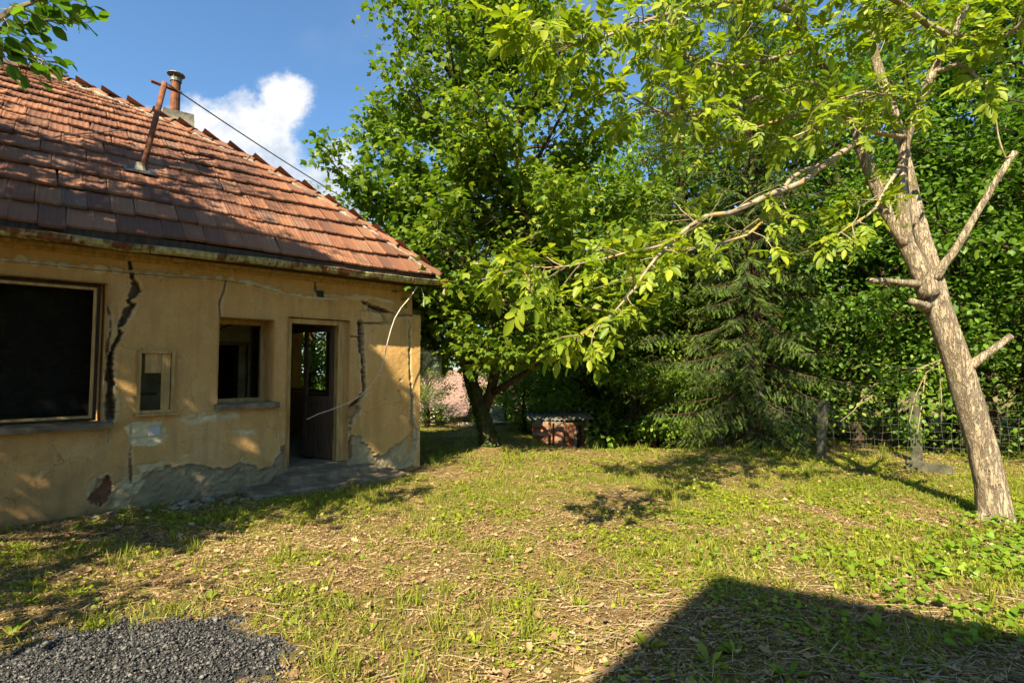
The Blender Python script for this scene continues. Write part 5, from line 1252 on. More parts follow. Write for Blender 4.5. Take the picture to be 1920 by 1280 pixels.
# ---- the tree beside the camera on the left: its crown shades the wall, one bough hangs into the picture
def shade_tree():
    base = Vector((-6.7, 0.8, 0)); base.z = gzf(base.x, base.y) - .05
    pts = [(0, 0, 0), (.05, .05, 1.2), (.15, .15, 2.4), (.3, .25, 3.6), (.35, .4, 5.0), (.4, .5, 7.2), (.4, .5, 9.8)]; rad = [.2, .17, .15, .13, .10, .06, .02]
    def reach(z, az):
        f = np.clip((z - 3.2) / 6.8, 0, 1); return (2.6 * math.sin(math.pi * min(1, .25 + .72 * f)) ** .6 + .25)
    wd, P, A, Nn, S = decid(41, [(pts, rad)], 3.0, 10.0, reach, 42, 8, 6, 16, .125, .3, spread=.15)
    # keep the opening the camera looks through free of stray boughs
    w = P + np.array(base); keep = ~((w[:, 1] > .2) & (np.abs(w[:, 0]) < w[:, 1] * 1.04) & ((w[:, 2] - EYE) < w[:, 1] * .76))
    P, A, Nn, S = P[keep], A[keep], Nn[keep], S[keep]
    for px_, py_ in ((20, 40), (90, 50), (40, 100), (140, 40)):
        k_ = sun_gap(P, base, at(px_, py_, 2.85), .42); P, A, Nn, S = P[k_], A[k_], Nn[k_], S[k_]
    P, A, Nn, S = light_gaps(P, A, Nn, S, base)
    t = place_tree('linden_tree', 'broadleaf tree whose bough hangs into the upper left corner over the roof', [('trunk', wd.mesh('linden_trunk', MT['bark_maple'], True)), ('crown', crown_mesh('linden_crown', P, A, Nn, S, LF_OVAL, MT['lf_linden']))], base)
    # the bough in view
    rg = np.random.default_rng(6); b = MB(); starts = []
    def L(px, py, Y): return np.array(at(px, py, Y) - base)
    main = [np.array(pts[3]), L(-260, -60, 2.6), L(-120, 20, 2.75), L(-30, 55, 2.85), L(40, 48, 2.9), L(90, 38, 2.95), L(150, 35, 3.0)]
    br2 = [L(-120, 20, 2.75), L(-50, 80, 2.7), L(10, 95, 2.75), L(60, 105, 2.8), L(85, 118, 2.82)]
    br3 = [L(-30, 55, 2.85), L(20, 20, 2.75), L(70, 0, 2.75), L(110, -15, 2.8)]
    lm = [LF_OVAL]; lv = np.array([(0, 0, 0), (.26, .14, .04), (.40, .40, .05), (.30, .70, .02), (0, 1.0, -.10), (-.30, .70, .02), (-.40, .40, .05), (-.26, .14, .04), (0, .5, -.04)])
    lfm = np_mesh('linden_leaf', lv, [np.array([(0, 1, 8), (1, 2, 8), (2, 3, 8), (3, 4, 8), (4, 5, 8), (5, 6, 8), (6, 7, 8), (7, 0, 8)])], MT['lf_linden'], True)
    for pl, n, s0 in ((main, 70, .45), (br2, 60, .2), (br3, 46, .2)):
        b.tube(pl, [.02 * (1 - .8 * k / (len(pl) - 1)) for k in range(len(pl))], 5)
        for k in range(n):
            q, dd = along(pl, min(.999, s0 + (1 - s0) * rg.uniform(0, 1))); tp = grow(rg, q, unit(dd + rv(rg, .8)), rg.uniform(.04, .16), 2, .2); b.tube(tp, [.003, .0025, .002], 3, cap=False)
            d = unit(dd * .5 + rv(rg, .6) + np.array([.2, 0, -.35])); up = np.array([0, 0, 1]) + rv(rg, .4); x = unit(np.cross(d, up)); nn = np.cross(x, d); s = rg.uniform(.065, .105)
            M = np.eye(4); M[:3, 0] = x * s; M[:3, 1] = d * s; M[:3, 2] = nn * s; M[:3, 3] = tp[-1]
            o = link('leaf', lfm, t); o.matrix_local = Matrix(M.tolist())
    b.build('bough', MT['twig'], t)
shade_tree()
def shade_tree_two():
    base = Vector((-4.95, 0.7, 0)); base.z = gzf(base.x, base.y) - .05
    pts = [(0, 0, 0), (.02, .1, 1.2), (.1, .3, 2.6), (.15, .6, 4.0), (.2, .8, 5.4), (.25, .95, 6.6), (.25, 1.0, 7.2)]; rad = [.14, .12, .10, .09, .07, .04, .02]
    wd, P, A, Nn, S = decid(43, [(pts, rad)], 4.3, 7.3, lambda z, az: 1.55 if z < 6.6 else 1.0, 30, 7, 6, 16, .125, .3, spread=.15)
    w = P + np.array(base); keep = ~((w[:, 1] > .2) & (np.abs(w[:, 0]) < w[:, 1] * 1.04) & ((w[:, 2] - EYE) < w[:, 1] * .76)); P, A, Nn, S = P[keep], A[keep], Nn[keep], S[keep]
    for px_, py_ in ((20, 40), (90, 50), (40, 100), (140, 40)):
        k_ = sun_gap(P, base, at(px_, py_, 2.85), .42); P, A, Nn, S = P[k_], A[k_], Nn[k_], S[k_]
    P, A, Nn, S = light_gaps(P, A, Nn, S, base)
    place_tree('linden_tree', 'smaller broadleaf tree beside the camera that shades the cottage wall, out of the picture', [('trunk', wd.mesh('linden_trunk_two', MT['bark_maple'], True)), ('crown', crown_mesh('linden_crown_two', P, A, Nn, S, LF_OVAL, MT['lf_linden']))], base)
shade_tree_two()
print('LEAVES maple', n_maple, 'walnut', n_walnut)
# ================================================================== THINGS BEYOND THE YARD
# house behind the photographer: only its gable shadow falls into the picture
def rear_house():
    P = Vector((-0.89, -2.79, 0)); wv = Vector((math.cos(R(29.4)), math.sin(R(29.4)), 0)); rz = math.atan2(wv.y, wv.x)
    t = thing('house', 'gabled house behind the photographer casting the peaked shadow on the lawn', 'house', P, rz)
    H, hw, L = 6.5, 4.5, 8.0; e = H - hw * .80
    b = MB(); b.face([(-hw, 0, -.1), (hw, 0, -.1), (hw, 0, e), (0, 0, H - .1), (-hw, 0, e)]); b.face([(-hw, -L, -.1), (-hw, -L, e), (0, -L, H - .1), (hw, -L, e), (hw, -L, -.1)])
    b.face([(-hw, -L, -.1), (-hw, 0, -.1), (-hw, 0, e), (-hw, -L, e)]); b.face([(hw, 0, -.1), (hw, -L, -.1), (hw, -L, e), (hw, 0, e)])
    b.build('wall', MT['inner'], t)
    b = MB()
    for s in (-1, 1):
        v = [(0, .02, H), (s * (hw + .4), .02, H - (hw + .4) * .80), (s * (hw + .4), -L - .3, H - (hw + .4) * .80), (0, -L - .3, H)]
        top = [Vector(p) for p in v]; n = Vector((0, 0, -.12)); bot = [p + n for p in top]
        b.face(top); b.face(list(reversed(bot)))
        for k in range(4): b.face([top[k], bot[k], bot[(k + 1) % 4], top[(k + 1) % 4]])
    b.build('roof', MT['tile'], t)
rear_house()

# brick shed with corrugated roof
def shed():
    c0 = at(998, 800, 12.9); c1 = at(1088, 800, 13.5); c1b = at(1103, 800, 12.9)
    A = Vector((c0.x, 12.9, 0)); B = Vector((at(1055, 800, 12.7).x, 12.7, 0)); C = Vector((at(1098, 800, 13.6).x, 13.6, 0))
    zb = -0.85; zt = at(1010, 789, 12.9).z; zt2 = at(1080, 792, 12.9).z
    t = thing('brick_shed', 'small red brick shed with grey corrugated roof sunk behind the grassy bank', 'shed', (A.x, A.y, 0))
    bl, bh, gap = .235, .062, .012; bm_ = MB().quadbox((0, 0, 0), (bl / 2, .055, bh / 2)).mesh('brick', MT['brick'], bevel=.004); half = MB().quadbox((0, 0, 0), (bl / 4 - .003, .055, bh / 2)).mesh('half_brick', MT['brick'], bevel=.004)
    rg = random.Random(4)
    def wall(P, Q, z0, z1):
        d = (Q - P); L = d.length; d.normalize(); ang = math.atan2(d.y, d.x); n = Vector((-d.y, d.x, 0))
        b = MB(); b.quadbox((P + Q) / 2 - Vector((A.x, A.y, 0)) + n * .06 + Vector((0, 0, (z0 + z1) / 2)), (L / 2, .052, (z1 - z0) / 2), Matrix.Rotation(ang, 3, 'Z')); wo = b.build('wall', MT['mortar'], t)
        rows = int((z1 - z0) / (bh + gap)); 
        for r in range(rows):
            s = -(bl + gap) / 2 * (r % 2); 
            while s < L - .06:
                s0 = max(0, s); s1 = min(L, s + bl); w = s1 - s0
                if w > .08:
                    o = link('brick', bm_ if w > .18 else half, wo); q = P - Vector((A.x, A.y, 0)) + d * (s0 + s1) / 2 + n * (.055 + rg.uniform(-.006, .006)) + Vector((0, 0, z0 + (r + .5) * (bh + gap))); o.location = q; o.rotation_euler = (0, 0, ang + rg.uniform(-.01, .01)); 
                    if w > .18: o.scale = (w / bl, 1, 1)
                s += bl + gap
        return wo
    wall(A, B, zb + .55, zt - .01)
    wall(B, C, zb + .1, zt - .06)
    # timber posts and door opening on the right return
    b = MB(); b.quadbox(C - Vector((A.x, A.y, 0)) + Vector((.03, -.02, (zb + zt) / 2)), (.04, .05, (zt - zb) / 2)); b.build('corner_post', MT['wood_grey'], t)
    b = MB(); b.quadbox(B.lerp(C, .62) - Vector((A.x, A.y, 0)) + Vector((.05, -.02, (zb + zt) / 2 - .05)), (.09, .02, (zt - zb) / 2 - .1), Matrix.Rotation(1.0, 3, 'Z')); b.build('door', MT['wood_dark'], t)
    # corrugated sheets
    for k, (xo, wid, tilt) in enumerate(((-.12, 1.05, .0), (.72, .85, .06))):
        V, Fq = [], []; n = 40
        for i in range(n + 1):
            x = xo + wid * i / n; zc = .022 * math.sin(i / n * wid / .12 * 2 * math.pi)
            for yy, dz in ((-.07, 0), (1.5, .10)): V.append((x, yy + .25 * (x / 1.5), zt + .022 + zc + dz + tilt * (x - xo) * .4))
        for i in range(n): Fq.append((2 * i, 2 * i + 2, 2 * i + 3, 2 * i + 1))
        o = link('roof_sheet', np_mesh('roof_sheet', V, [np.array(Fq)], MT['mortar'], True), t); md = o.modifiers.new('t', 'SOLIDIFY'); md.thickness = .008
shed()

# garden fence posts in front of the shed and beyond it
gf = thing('garden_fence', 'row of thin rusty posts with sagging wires in front of the brick shed', 'fence', (0, 0, 0))
post_spec = [(1030, 786, 824, 11.9, .035, 'rust'), (1037, 793, 826, 12.2, .025, 'rust'), (1058, 770, 832, 11.8, .02, 'rust'), (1078, 805, 840, 12.4, .03, 'wood_grey'), (1115, 790, 842, 13.0, .02, 'wire'), (1136, 800, 840, 13.4, .02, 'wire'), (1146, 786, 840, 13.6, .055, 'wood_dark'), (1192, 784, 838, 13.2, .028, 'rust'), (1219, 800, 836, 13.0, .03, 'wood_grey')]
tops = []
for px, y0, y1, Y, w_, m in post_spec:
    a = at(px, y0, Y); z0 = gzf(a.x, a.y) - .1; b = MB(); b.tube([(a.x, a.y, z0), (a.x + .01, a.y, a.z)], w_, 6); b.build('post', MT[m], gf); tops.append(a)
for k, hh in enumerate((.12, .45, .75)):
    b = MB()
    for p_, q_ in zip(tops[:-1], tops[1:]):
        zz_ = min(p_.z, q_.z) - hh; b.tube([(p_.x, p_.y, zz_), ((p_.x + q_.x) / 2, (p_.y + q_.y) / 2, zz_ - .02), (q_.x, q_.y, zz_)], .004, 4, cap=False)
    b.build('wire', MT['wire'], gf)
# post with a small dark box
a = at(1124, 797, 13.3); t = thing('post_box', 'small dark box on a thin post right of the brick shed', 'post', (a.x, a.y, gzf(a.x, a.y)))
MB().tube([(0, 0, -.05), (0.01, 0, a.z - t.location.z)], .02, 6).build('post', MT['wire'], t); MB().box(-.12, .06, -.06, .06, a.z - t.location.z, a.z - t.location.z + .10).build('box', MT['black'], t, bevel=.01)
# small red container
a = at(1227, 833, 12.6); zg = gzf(a.x, a.y); MT['red'] = noise_mat('faded_red_plastic', [(0.3, (.30, .02, .015)), (.7, (.48, .035, .025))], 6, 4, .5, 30, .1)
t = thing('red_container', 'small red plastic container standing under the trees left of the spruce', 'container', (a.x, a.y, zg))
MB().lathe([(.07, 0), (.085, .02), (.085, .26), (.05, .30)], 12).build('body', MT['red'], t, smooth=True); MB().lathe([(.03, .30), (.03, .36), (.01, .37)], 10).build('cap', MT['red'], t); MB().tube([(.08, 0, .24), (.15, 0, .22), (.15, 0, .10), (.08, 0, .08)], .012, 6).build('handle', MT['red'], t)

# neighbour's house down the slope
def neighbour():
    Y = 23.0; x0 = at(770, 800, Y).x; x1 = at(975, 800, Y).x; zg = -2.3; ze = at(900, 776, Y).z; zr = at(900, 690, Y + 3.5).z
    MT['nroof'] = noise_mat('old_brown_tile', [(.3, (.15, .09, .07)), (.55, (.27, .17, .135)), (.75, (.38, .26, .21))], 9, 6, .9, 30, .5, .02)
    MT['nwall'] = noise_mat('beige_wall', [(.3, (.36, .28, .19)), (.7, (.55, .45, .32))], 3, 6, .9, 30, .3)
    MT['teal'] = noise_mat('teal_paint', [(.3, (.08, .22, .18)), (.7, (.14, .33, .27))], 3, 4, .6, 30, .1)
    t = thing('house', 'low neighbouring house with brown tiled roof half hidden behind the maple', 'house', (x0, Y, 0)); W_ = x1 - x0
    b = MB(); b.box(0, W_, 0, 7, zg - 1.5, ze); b.build('wall', MT['nwall'], t)
    n = 14; rf = None
    b = MB(); b.face([(-.4, -.5, ze - .12), (W_ + .4, -.5, ze - .12), (W_ + .4, 3.5, zr - .12), (-.4, 3.5, zr - .12)]); b.face([(W_ + .4, 7.5, ze - .12), (-.4, 7.5, ze - .12), (-.4, 3.5, zr - .12), (W_ + .4, 3.5, zr - .12)]); rf = b.build('roof', MT['nroof'], t)
    for k in range(n):
        f0, f1 = k / n, (k + 1.25) / n; y0, z0 = -.5 + 4 * f0, ze - .06 + (zr - ze) * f0; y1, z1 = -.5 + 4 * f1, ze - .09 + (zr - ze) * f1
        b = MB(); b.face([(-.42, y0, z0), (W_ + .42, y0, z0), (W_ + .42, y1, z1), (-.42, y1, z1)]); b.face([(-.42, y0, z0 - .05), (W_ + .42, y0, z0 - .05), (W_ + .42, y0, z0), (-.42, y0, z0)]); b.build('tile_course', MT['nroof'], rf)
    for px0, px1, m in ((930, 944, 'teal'), (868, 876, 'plate'), (800, 814, 'plate')):
        xa, xb = at(px0, 800, Y).x - x0, at(px1, 800, Y).x - x0; za, zb_ = at(900, 812, Y).z, at(900, 787, Y).z
        w = MB().box(xa, xb, -.03, .0, za, zb_).build('window', MT['screen'], t)
        b = MB(); b.box(xa - .06, xa, -.06, 0, za, zb_); b.box(xb, xb + .06, -.06, 0, za, zb_); b.box(xa, xb, -.058, 0, zb_, zb_ + .06); b.box(xa, xb, -.058, 0, za - .06, za); b.build('window_frame', MT[m], w)
    # gutter line
    MB().tube([(-.45, -.55, ze - .1), (W_ + .45, -.55, ze - .1)], .06, 6).build('gutter', MT['wood_dark'], t)
neighbour()
# pale stone pile and low whitewashed wall seen past the cottage corner
def stones(name, label, cat, px0, px1, py0, py1, Y, n, seed, mat):
    rg = random.Random(seed); b0 = at((px0 + px1) / 2, py1, Y); t = thing(name, label, cat, (b0.x, b0.y, b0.z))
    for k in range(n):
        q = at(rg.uniform(px0, px1), py1 - (py1 - py0) * rg.uniform(0, 1) ** 1.2, Y + rg.uniform(-.4, .4)) - b0; s = rg.uniform(.10, .24)
        b = MB(); b.quadbox((q.x, q.y, q.z), (s, s * .8, s * .6), Matrix.Rotation(rg.uniform(0, 3), 3, 'Z') @ Matrix.Rotation(rg.uniform(-.4, .4), 3, 'X'), jitter=s * .3, rng=rg); b.build('stone', MT[mat], t, bevel=s * .15)
MT['pale'] = noise_mat('pale_limestone', [(.3, (.42, .34, .27)), (.7, (.72, .64, .54))], 5, 6, .9, 30, .4, .01)
stones('stone_wall', 'tumbled pale stone wall between cottage corner and the maple', 'wall', 786, 832, 772, 806, 16.8, 46, 3, 'pale')
stones('stone_pile', 'small heap of tan stones left of the maple trunk', 'stones', 862, 912, 797, 812, 16.4, 16, 5, 'pale')
# white garden chair
a = at(936, 816, 16.2); zg = a.z; MT['whitep'] = noise_mat('white_plastic', [(.3, (.60, .58, .54)), (.7, (.75, .73, .70))], 4, 3, .5, 30, 0)
t = thing('garden_chair', 'white garden chair right of the maple trunk in front of the far house', 'chair', (a.x, a.y, zg), .3)
MB().box(-.24, .24, -.22, .22, .40, .44).build('seat', MT['whitep'], t, bevel=.01); MB().box(-.24, .24, .20, .24, .46, .86).build('backrest', MT['whitep'], t, bevel=.01)
for sx in (-1, 1):
    for sy in (-1, 1): MB().tube([(sx * .21, sy * .19, -.3), (sx * .2, sy * .18, .40)], .02, 6).build('leg', MT['whitep'], t)
# slim dark conifer
def slim():
    rg = np.random.default_rng(2); a = at(885, 812, 17.2); b0 = Vector((a.x, 17.2, gzf(a.x, 17.2))); top = at(885, 768, 17.2).z - b0.z; P, A, Nn, S = [], [], [], []
    for k in range(1500):
        f = rg.uniform(0, 1); r = .17 * (1 - f) ** .7 + .02; az = rg.uniform(0, 6.28); rr = r * rg.uniform(.5, 1); P.append((math.cos(az) * rr, math.sin(az) * rr, f * top)); A.append(np.array([math.cos(az) * .4, math.sin(az) * .4, 1]) + rv(rg, .2)); Nn.append((math.cos(az), math.sin(az), .2)); S.append(.12)
    place_tree('cypress', 'slim dark columnar conifer left of the maple trunk', [('trunk', MB().tube([(0, 0, -.3), (0, 0, top * .9)], .03, 5).mesh('cypress_trunk', MT['bark_spruce'])), ('crown', crown_mesh('cypress_crown', P, A, Nn, S, LF_COMB, MT['needle']))], b0)
slim()

# wire mesh fence on the right with leaning concrete posts and a kerb plank
def mesh_fence():
    posts = [(4.4, 10.9, 0.9, 0.0), (5.62, 9.45, 1.02, .10), (6.85, 8.75, 1.18, -.01), (8.6, 7.7, 1.25, .02), (10.6, 6.4, 1.25, 0)]
    t = thing('mesh_fence', 'sagging wire mesh fence with leaning concrete posts in front of the thicket', 'fence', (0, 0, 0)); rg = random.Random(6)
    for i, (x, y, h, lean) in enumerate(posts):
        z = gzf(x, y); b = MB(); b.quadbox((x + lean * h / 2, y, z + h / 2 - .1), (.062, .062, h / 2 + .1), Matrix.Rotation(lean, 3, 'Y') @ Matrix.Rotation(.5, 3, 'Z'), jitter=.004, rng=rg); b.build('post', MT['concrete_dark'], t, bevel=.008)
    for (x, y, h, l), (x2, y2, h2, l2) in zip(posts[:-1], posts[1:]):
        b = MB(); L = math.hypot(x2 - x, y2 - y); n = int(L / .11); rows = 9; off = Vector((-.05, -.06, 0)); 
        def P(f, g):
            xx, yy = x + (x2 - x) * f, y + (y2 - y) * f; hh = (h + (h2 - h) * f) * .92; bul = math.sin(f * math.pi) * .09 * math.sin(g * 2.4)
            return Vector((xx + .015 * math.sin(f * 31 + g * 9) - bul * .5, yy - bul + .01 * math.sin(f * 47), gzf(xx, yy) + g * hh * (1 - .07 * math.sin(f * math.pi) * g) + .012 * math.sin(f * 23 + g * 5))) + off
        for i in range(n + 1): b.tube([P(i / n, g / 8) for g in range(9)], .0014, 3, cap=False)
        for r_ in range(rows): b.tube([P(i / (n), r_ / (rows - 1)) for i in range(n + 1)], .0018, 3, cap=False)
        b.build('wire_mesh', MT['fence_wire'], t)
    p0 = gnd(1704, 880); p1 = gnd(1792, 893); d = p1 - p0; c = (p0 + p1) / 2 + Vector((0, .05, .07))
    b = MB(); b.quadbox(c, (d.length / 2, .03, .075), Matrix.Rotation(math.atan2(d.y, d.x), 3, 'Z'), jitter=.004, rng=rg); b.build('base_plank', MT['concrete_dark'], t, bevel=.006)
mesh_fence()

# slender shrub branches hanging before the fence
def hanging():
    rg = np.random.default_rng(14); a = gnd(1790, 905); b0 = Vector((7.2, 7.9, 0)); b0.z = gzf(7.2, 7.9)
    def L(px, py, Y): return np.array(at(px, py, Y) - b0)
    b = MB(); P, A, Nn, S = [], [], [], []
    lines = [[L(1800, 660, 6.8), L(1770, 672, 6.9), L(1735, 700, 6.9), L(1715, 745, 6.9), L(1704, 795, 6.85), L(1712, 835, 6.8)], [L(1770, 672, 6.9), L(1725, 690, 6.8), L(1680, 712, 6.7), L(1640, 720, 6.7), L(1600, 770, 6.65), L(1575, 790, 6.6)], [L(1735, 700, 6.9), L(1728, 760, 6.85), L(1722, 800, 6.8), L(1716, 828, 6.8)], [L(1760, 680, 6.9), L(1765, 740, 6.9), L(1766, 790, 6.9)], [L(1740, 690, 6.9), L(1690, 690, 6.8), L(1640, 680, 6.8), L(1600, 690, 6.8)],
             [np.array([0, 0, -.05]), L(1830, 800, 7.6), L(1815, 700, 7.2), L(1800, 660, 6.8)]]
    for li, pl in enumerate(lines):
        b.tube(pl, [.011 - .008 * k / (len(pl) - 1) for k in range(len(pl))], 5)
        if li == 5: continue
        for k in range(85):
            q, dd = along(pl, rg.uniform(.15, .999)); o = rv(rg, .07); P.append(q + o); A.append(unit(o) + np.array([0, 0, -.2]) + rv(rg, .3)); Nn.append(np.array([0, -.3, 1]) + rv(rg, .5)); S.append(rg.uniform(.045, .08))
    t = thing('shrub', 'thin shrub with dangling leafy twigs beside the walnut trunk in front of the fence', 'shrub', b0); b.build('stems', MT['twig'], t); link('leaves', crown_mesh('hanging_leaves', P, A, Nn, S, LF_OVAL, MT['lf_bright']), t)
hanging()

# ================================================================== GROUND COVER
GR = np.random.default_rng(99)
def in_house(x, y, m=0.03):
    xh = (x - HC.x) * D2.x + (y - HC.y) * D2.y; yh = (x - HC.x) * N2.x + (y - HC.y) * N2.y
    return ((xh < .14 + m) & (yh > -m) & (xh > XL - .2)) | ((yh > -.62 - m) & (xh > -1.95) & (xh < -.1) & (yh < .5))
grav = np.array([gnd(*p)[:2] for p in [(0, 1222), (60, 1195), (140, 1172), (230, 1164), (320, 1160), (400, 1158), (470, 1172), (535, 1195), (560, 1235), (525, 1275)]] + [(-1.0, 2.3), (-.9, 1.6), (-1.2, .8), (-3.6, .8), (-3.9, 2.4)])
def grav_s(x, y): return poly_sdf(np.asarray(x, float), np.asarray(y, float), grav) + (fbm(np.asarray(x) * 5, np.asarray(y) * 5, 31, 4) - .5) * .46
def scatter(n, ymin, ymax, pw=1.0, side=1.12):
    Y = ymin + (ymax - ymin) * GR.uniform(0, 1, n) ** pw; X = GR.uniform(-1, 1, n) * (Y * side + .4)
    k = ~in_house(X, Y); X, Y = X[k], Y[k]; return X, Y
def green(x, y):
    a = fbm(x * .9 + 3, y * .9, 51, 4); b = fbm(x * 3.2, y * 3.2, 57, 3); base = .36 + .24 * sst(3.2, 6.5, y) + .12 * sst(2.5, 4.5, x)
    base = base - .22 * np.exp(-((x + 1.9 + .0 * y) / 2.0) ** 2) * (y < 6.2)
    yh = (x - HC.x) * N2.x + (y - HC.y) * N2.y; xh = (x - HC.x) * D2.x + (y - HC.y) * D2.y
    base = base - .45 * sst(-1.1, -.2, yh) * (xh < .2)
    return np.clip((a * .55 + b * .45 - .5) * 4.8 + base, 0, 1)
BLADE = (np.array([(-.035, 0, 0), (.035, 0, 0), (.030, .5, .06), (-.030, .5, .06), (0, 1, .26)]), [(0, 1, 2, 3), (3, 2, 4)])
def cover(name, label, X, Y, Z, A, Nn, S, tmpl, mat):
    V, Fc = leaf_cloud(np.stack([X, Y, Z], -1), A, Nn, S, *tmpl); o = link(name, np_mesh(name, V, Fc, mat), None, kind='stuff'); o['label'] = label
# short turf
X1, Y1 = scatter(150000, 2.1, 7.5, .9); X2, Y2 = scatter(150000, 5.5, 15.5, .8); X = np.concatenate([X1, X2]); Y = np.concatenate([Y1, Y2])
g = green(X, Y); k = (GR.uniform(0, 1, len(X)) < g * .78 + .05) & (grav_s(X, Y) > -.03); X, Y, g = X[k], Y[k], g[k]
cr = np.exp(-((Y - 9.6) / .7) ** 2) * (X > -1.5)
S = GR.uniform(.022, .062, len(X)) * (1 + .5 * g) * (1 + .9 * cr * GR.uniform(0, 1, len(X)) ** 2) * (1 + .02 * (Y - 3)) * np.where(Y > 5, .8, 1)
n = len(X); A = np.stack([GR.normal(0, .55, n), GR.normal(0, .55, n), np.ones(n)], -1); Nn = GR.normal(0, 1, (n, 3)); Nn[:, 2] *= .4
wide = BLADE[0].copy(); wide[:, 0] *= 1.5
cover('grass', 'short patchy green grass across the yard', X, Y, gz(X, Y) - .003, A, Nn, S, (wide, BLADE[1]), MT['grass'])
# tufts of longer grass
cx, cy_ = scatter(1500, 2.2, 13.5, .9); k = (GR.uniform(0, 1, len(cx)) < green(cx, cy_) + .12) & (grav_s(cx, cy_) > 0); cx, cy_ = cx[k], cy_[k]
nb = 13; X = np.repeat(cx, nb) + GR.normal(0, .022, len(cx) * nb); Y = np.repeat(cy_, nb) + GR.normal(0, .022, len(cx) * nb); n = len(X)
cr = np.exp(-((Y - 9.5) / .9) ** 2); S = np.repeat(GR.uniform(.06, .15, len(cx)), nb) * GR.uniform(.6, 1.2, n) * (1 + .5 * cr)
A = np.stack([(X - np.repeat(cx, nb)) * 14 + GR.normal(0, .18, n), (Y - np.repeat(cy_, nb)) * 14 + GR.normal(0, .18, n), np.ones(n)], -1); Nn = np.stack([X - np.repeat(cx, nb), Y - np.repeat(cy_, nb), np.full(n, .02)], -1) * -30 + GR.normal(0, .4, (n, 3))
cover('grass_tufts', 'longer tufts of grass dotted over the yard', X, Y, gz(X, Y) - .004, A, Nn, S, BLADE, MT['grass'])
# small round leaves (clover, ground ivy)
X1, Y1 = scatter(70000, 2.1, 6.5, .9); X2, Y2 = scatter(95000, 4.5, 11.5, .9); X = np.concatenate([X1, X2]); Y = np.concatenate([Y1, Y2])
pat = fbm(X * 1.6 + 40, Y * 1.6, 71, 4); k = (GR.uniform(0, 1, len(X)) < (sst(.47, .64, pat) * .9 + .05) * (.35 + .65 * green(X, Y)) * (.6 + .6 * sst(0, 3, X))) & (grav_s(X, Y) > .02); X, Y = X[k], Y[k]; n = len(X)
S = GR.uniform(.012, .034, n) * (1 + .06 * (Y - 3)); A = np.stack([GR.normal(0, 1, n), GR.normal(0, 1, n), GR.uniform(-.1, .5, n)], -1); Nn = np.stack([GR.normal(0, .35, n), GR.normal(0, .35, n), np.ones(n)], -1)
LF_ROUND = (np.array([(0, 0, 0), (.45, .25, .06), (.48, .65, .05), (.12, .98, .0), (-.12, .98, 0), (-.48, .65, .05), (-.45, .25, .06)]), [(0, 1, 2), (0, 2, 3), (0, 3, 4), (0, 4, 5), (0, 5, 6)])
cover('ground_cover', 'low round leaved ground cover among the grass', X, Y, gz(X, Y) + GR.uniform(.005, .035, n), A, Nn, S, LF_ROUND, MT['clover'])
# broad-leaved weeds in rosettes
cx, cy_ = scatter(330, 2.3, 10.5, .85); k = (grav_s(cx, cy_) > .02); cx, cy_ = cx[k], cy_[k]; extra = [gnd(*p) for p in [(85, 965), (130, 960), (225, 960), (100, 1075), (265, 1080), (590, 1060), (695, 1185), (515, 1130), (1275, 985), (1280, 1000), (1100, 990), (885, 930), (1350, 1135), (1215, 1215), (1425, 1150), (1560, 1195), (1650, 1190), (1330, 1250), (1480, 1275), (1730, 1100), (1380, 1230), (20, 1185), (300, 960), (800, 880), (1700, 1140)]]
cx = np.concatenate([cx, [p.x for p in extra]]); cy_ = np.concatenate([cy_, [p.y for p in extra]]); nb = 7; m = len(cx) * nb; az = GR.uniform(0, 6.28, m); big = np.concatenate([GR.uniform(.03, .075, len(cx) - len(extra)), GR.uniform(.06, .115, len(extra))])
X = np.repeat(cx, nb) + np.cos(az) * .008; Y = np.repeat(cy_, nb) + np.sin(az) * .008; el = GR.uniform(.25, 1.3, m); A = np.stack([np.cos(az), np.sin(az), el], -1); Nn = np.stack([-np.cos(az) * el, -np.sin(az) * el, np.ones(m)], -1) + GR.normal(0, .25, (m, 3)); S = np.repeat(big, nb) * GR.uniform(.6, 1.15, m)
LF_LONG = (np.array([(0, 0, 0), (.06, .15, .01), (.17, .45, .03), (.17, .70, .0), (0, 1.0, -.12), (-.17, .70, 0), (-.17, .45, .03), (-.06, .15, .01), (0, .5, -.02)]), [(0, 1, 8), (1, 2, 8), (2, 3, 8), (3, 4, 8), (4, 5, 8), (5, 6, 8), (6, 7, 8), (7, 0, 8)])
cover('weeds', 'broad leaved weeds scattered over the yard', X, Y, gz(X, Y), A, Nn, S, LF_LONG, MT['clover'])
# creeper patch by the walnut foot
def patch(n, px0, px1, py0, py1, thr, smin, smax):
    q = np.array([list(gnd(GR.uniform(px0, px1), GR.uniform(py0, py1)))[:2] for _ in range(n)]); f = fbm(q[:, 0] * 2.2 + 7, q[:, 1] * 2.2, 81, 3); return q[f > thr], smin, smax
qs = []; ss2 = []
for args in ((420, 1740, 2010, 1015, 1110, .36, .035, .065), (420, 1790, 2010, 955, 1020, .40, .032, .06), (260, 1480, 1900, 1060, 1180, .52, .03, .06), (120, 1780, 2000, 1150, 1250, .5, .03, .055), (260, 1420, 1800, 880, 1000, .55, .03, .05), (220, 1300, 1600, 1000, 1070, .52, .025, .05)):
    q, a_, b_ = patch(*args); qs.append(q); ss2.append(GR.uniform(a_, b_, len(q)))
q = np.concatenate(qs); S = np.concatenate(ss2); n = len(q); A = np.stack([GR.normal(0, 1, n), GR.normal(0, 1, n), GR.uniform(-.4, .2, n)], -1); Nn = np.stack([GR.normal(0, .65, n), GR.normal(-.25, .65, n), np.ones(n)], -1)
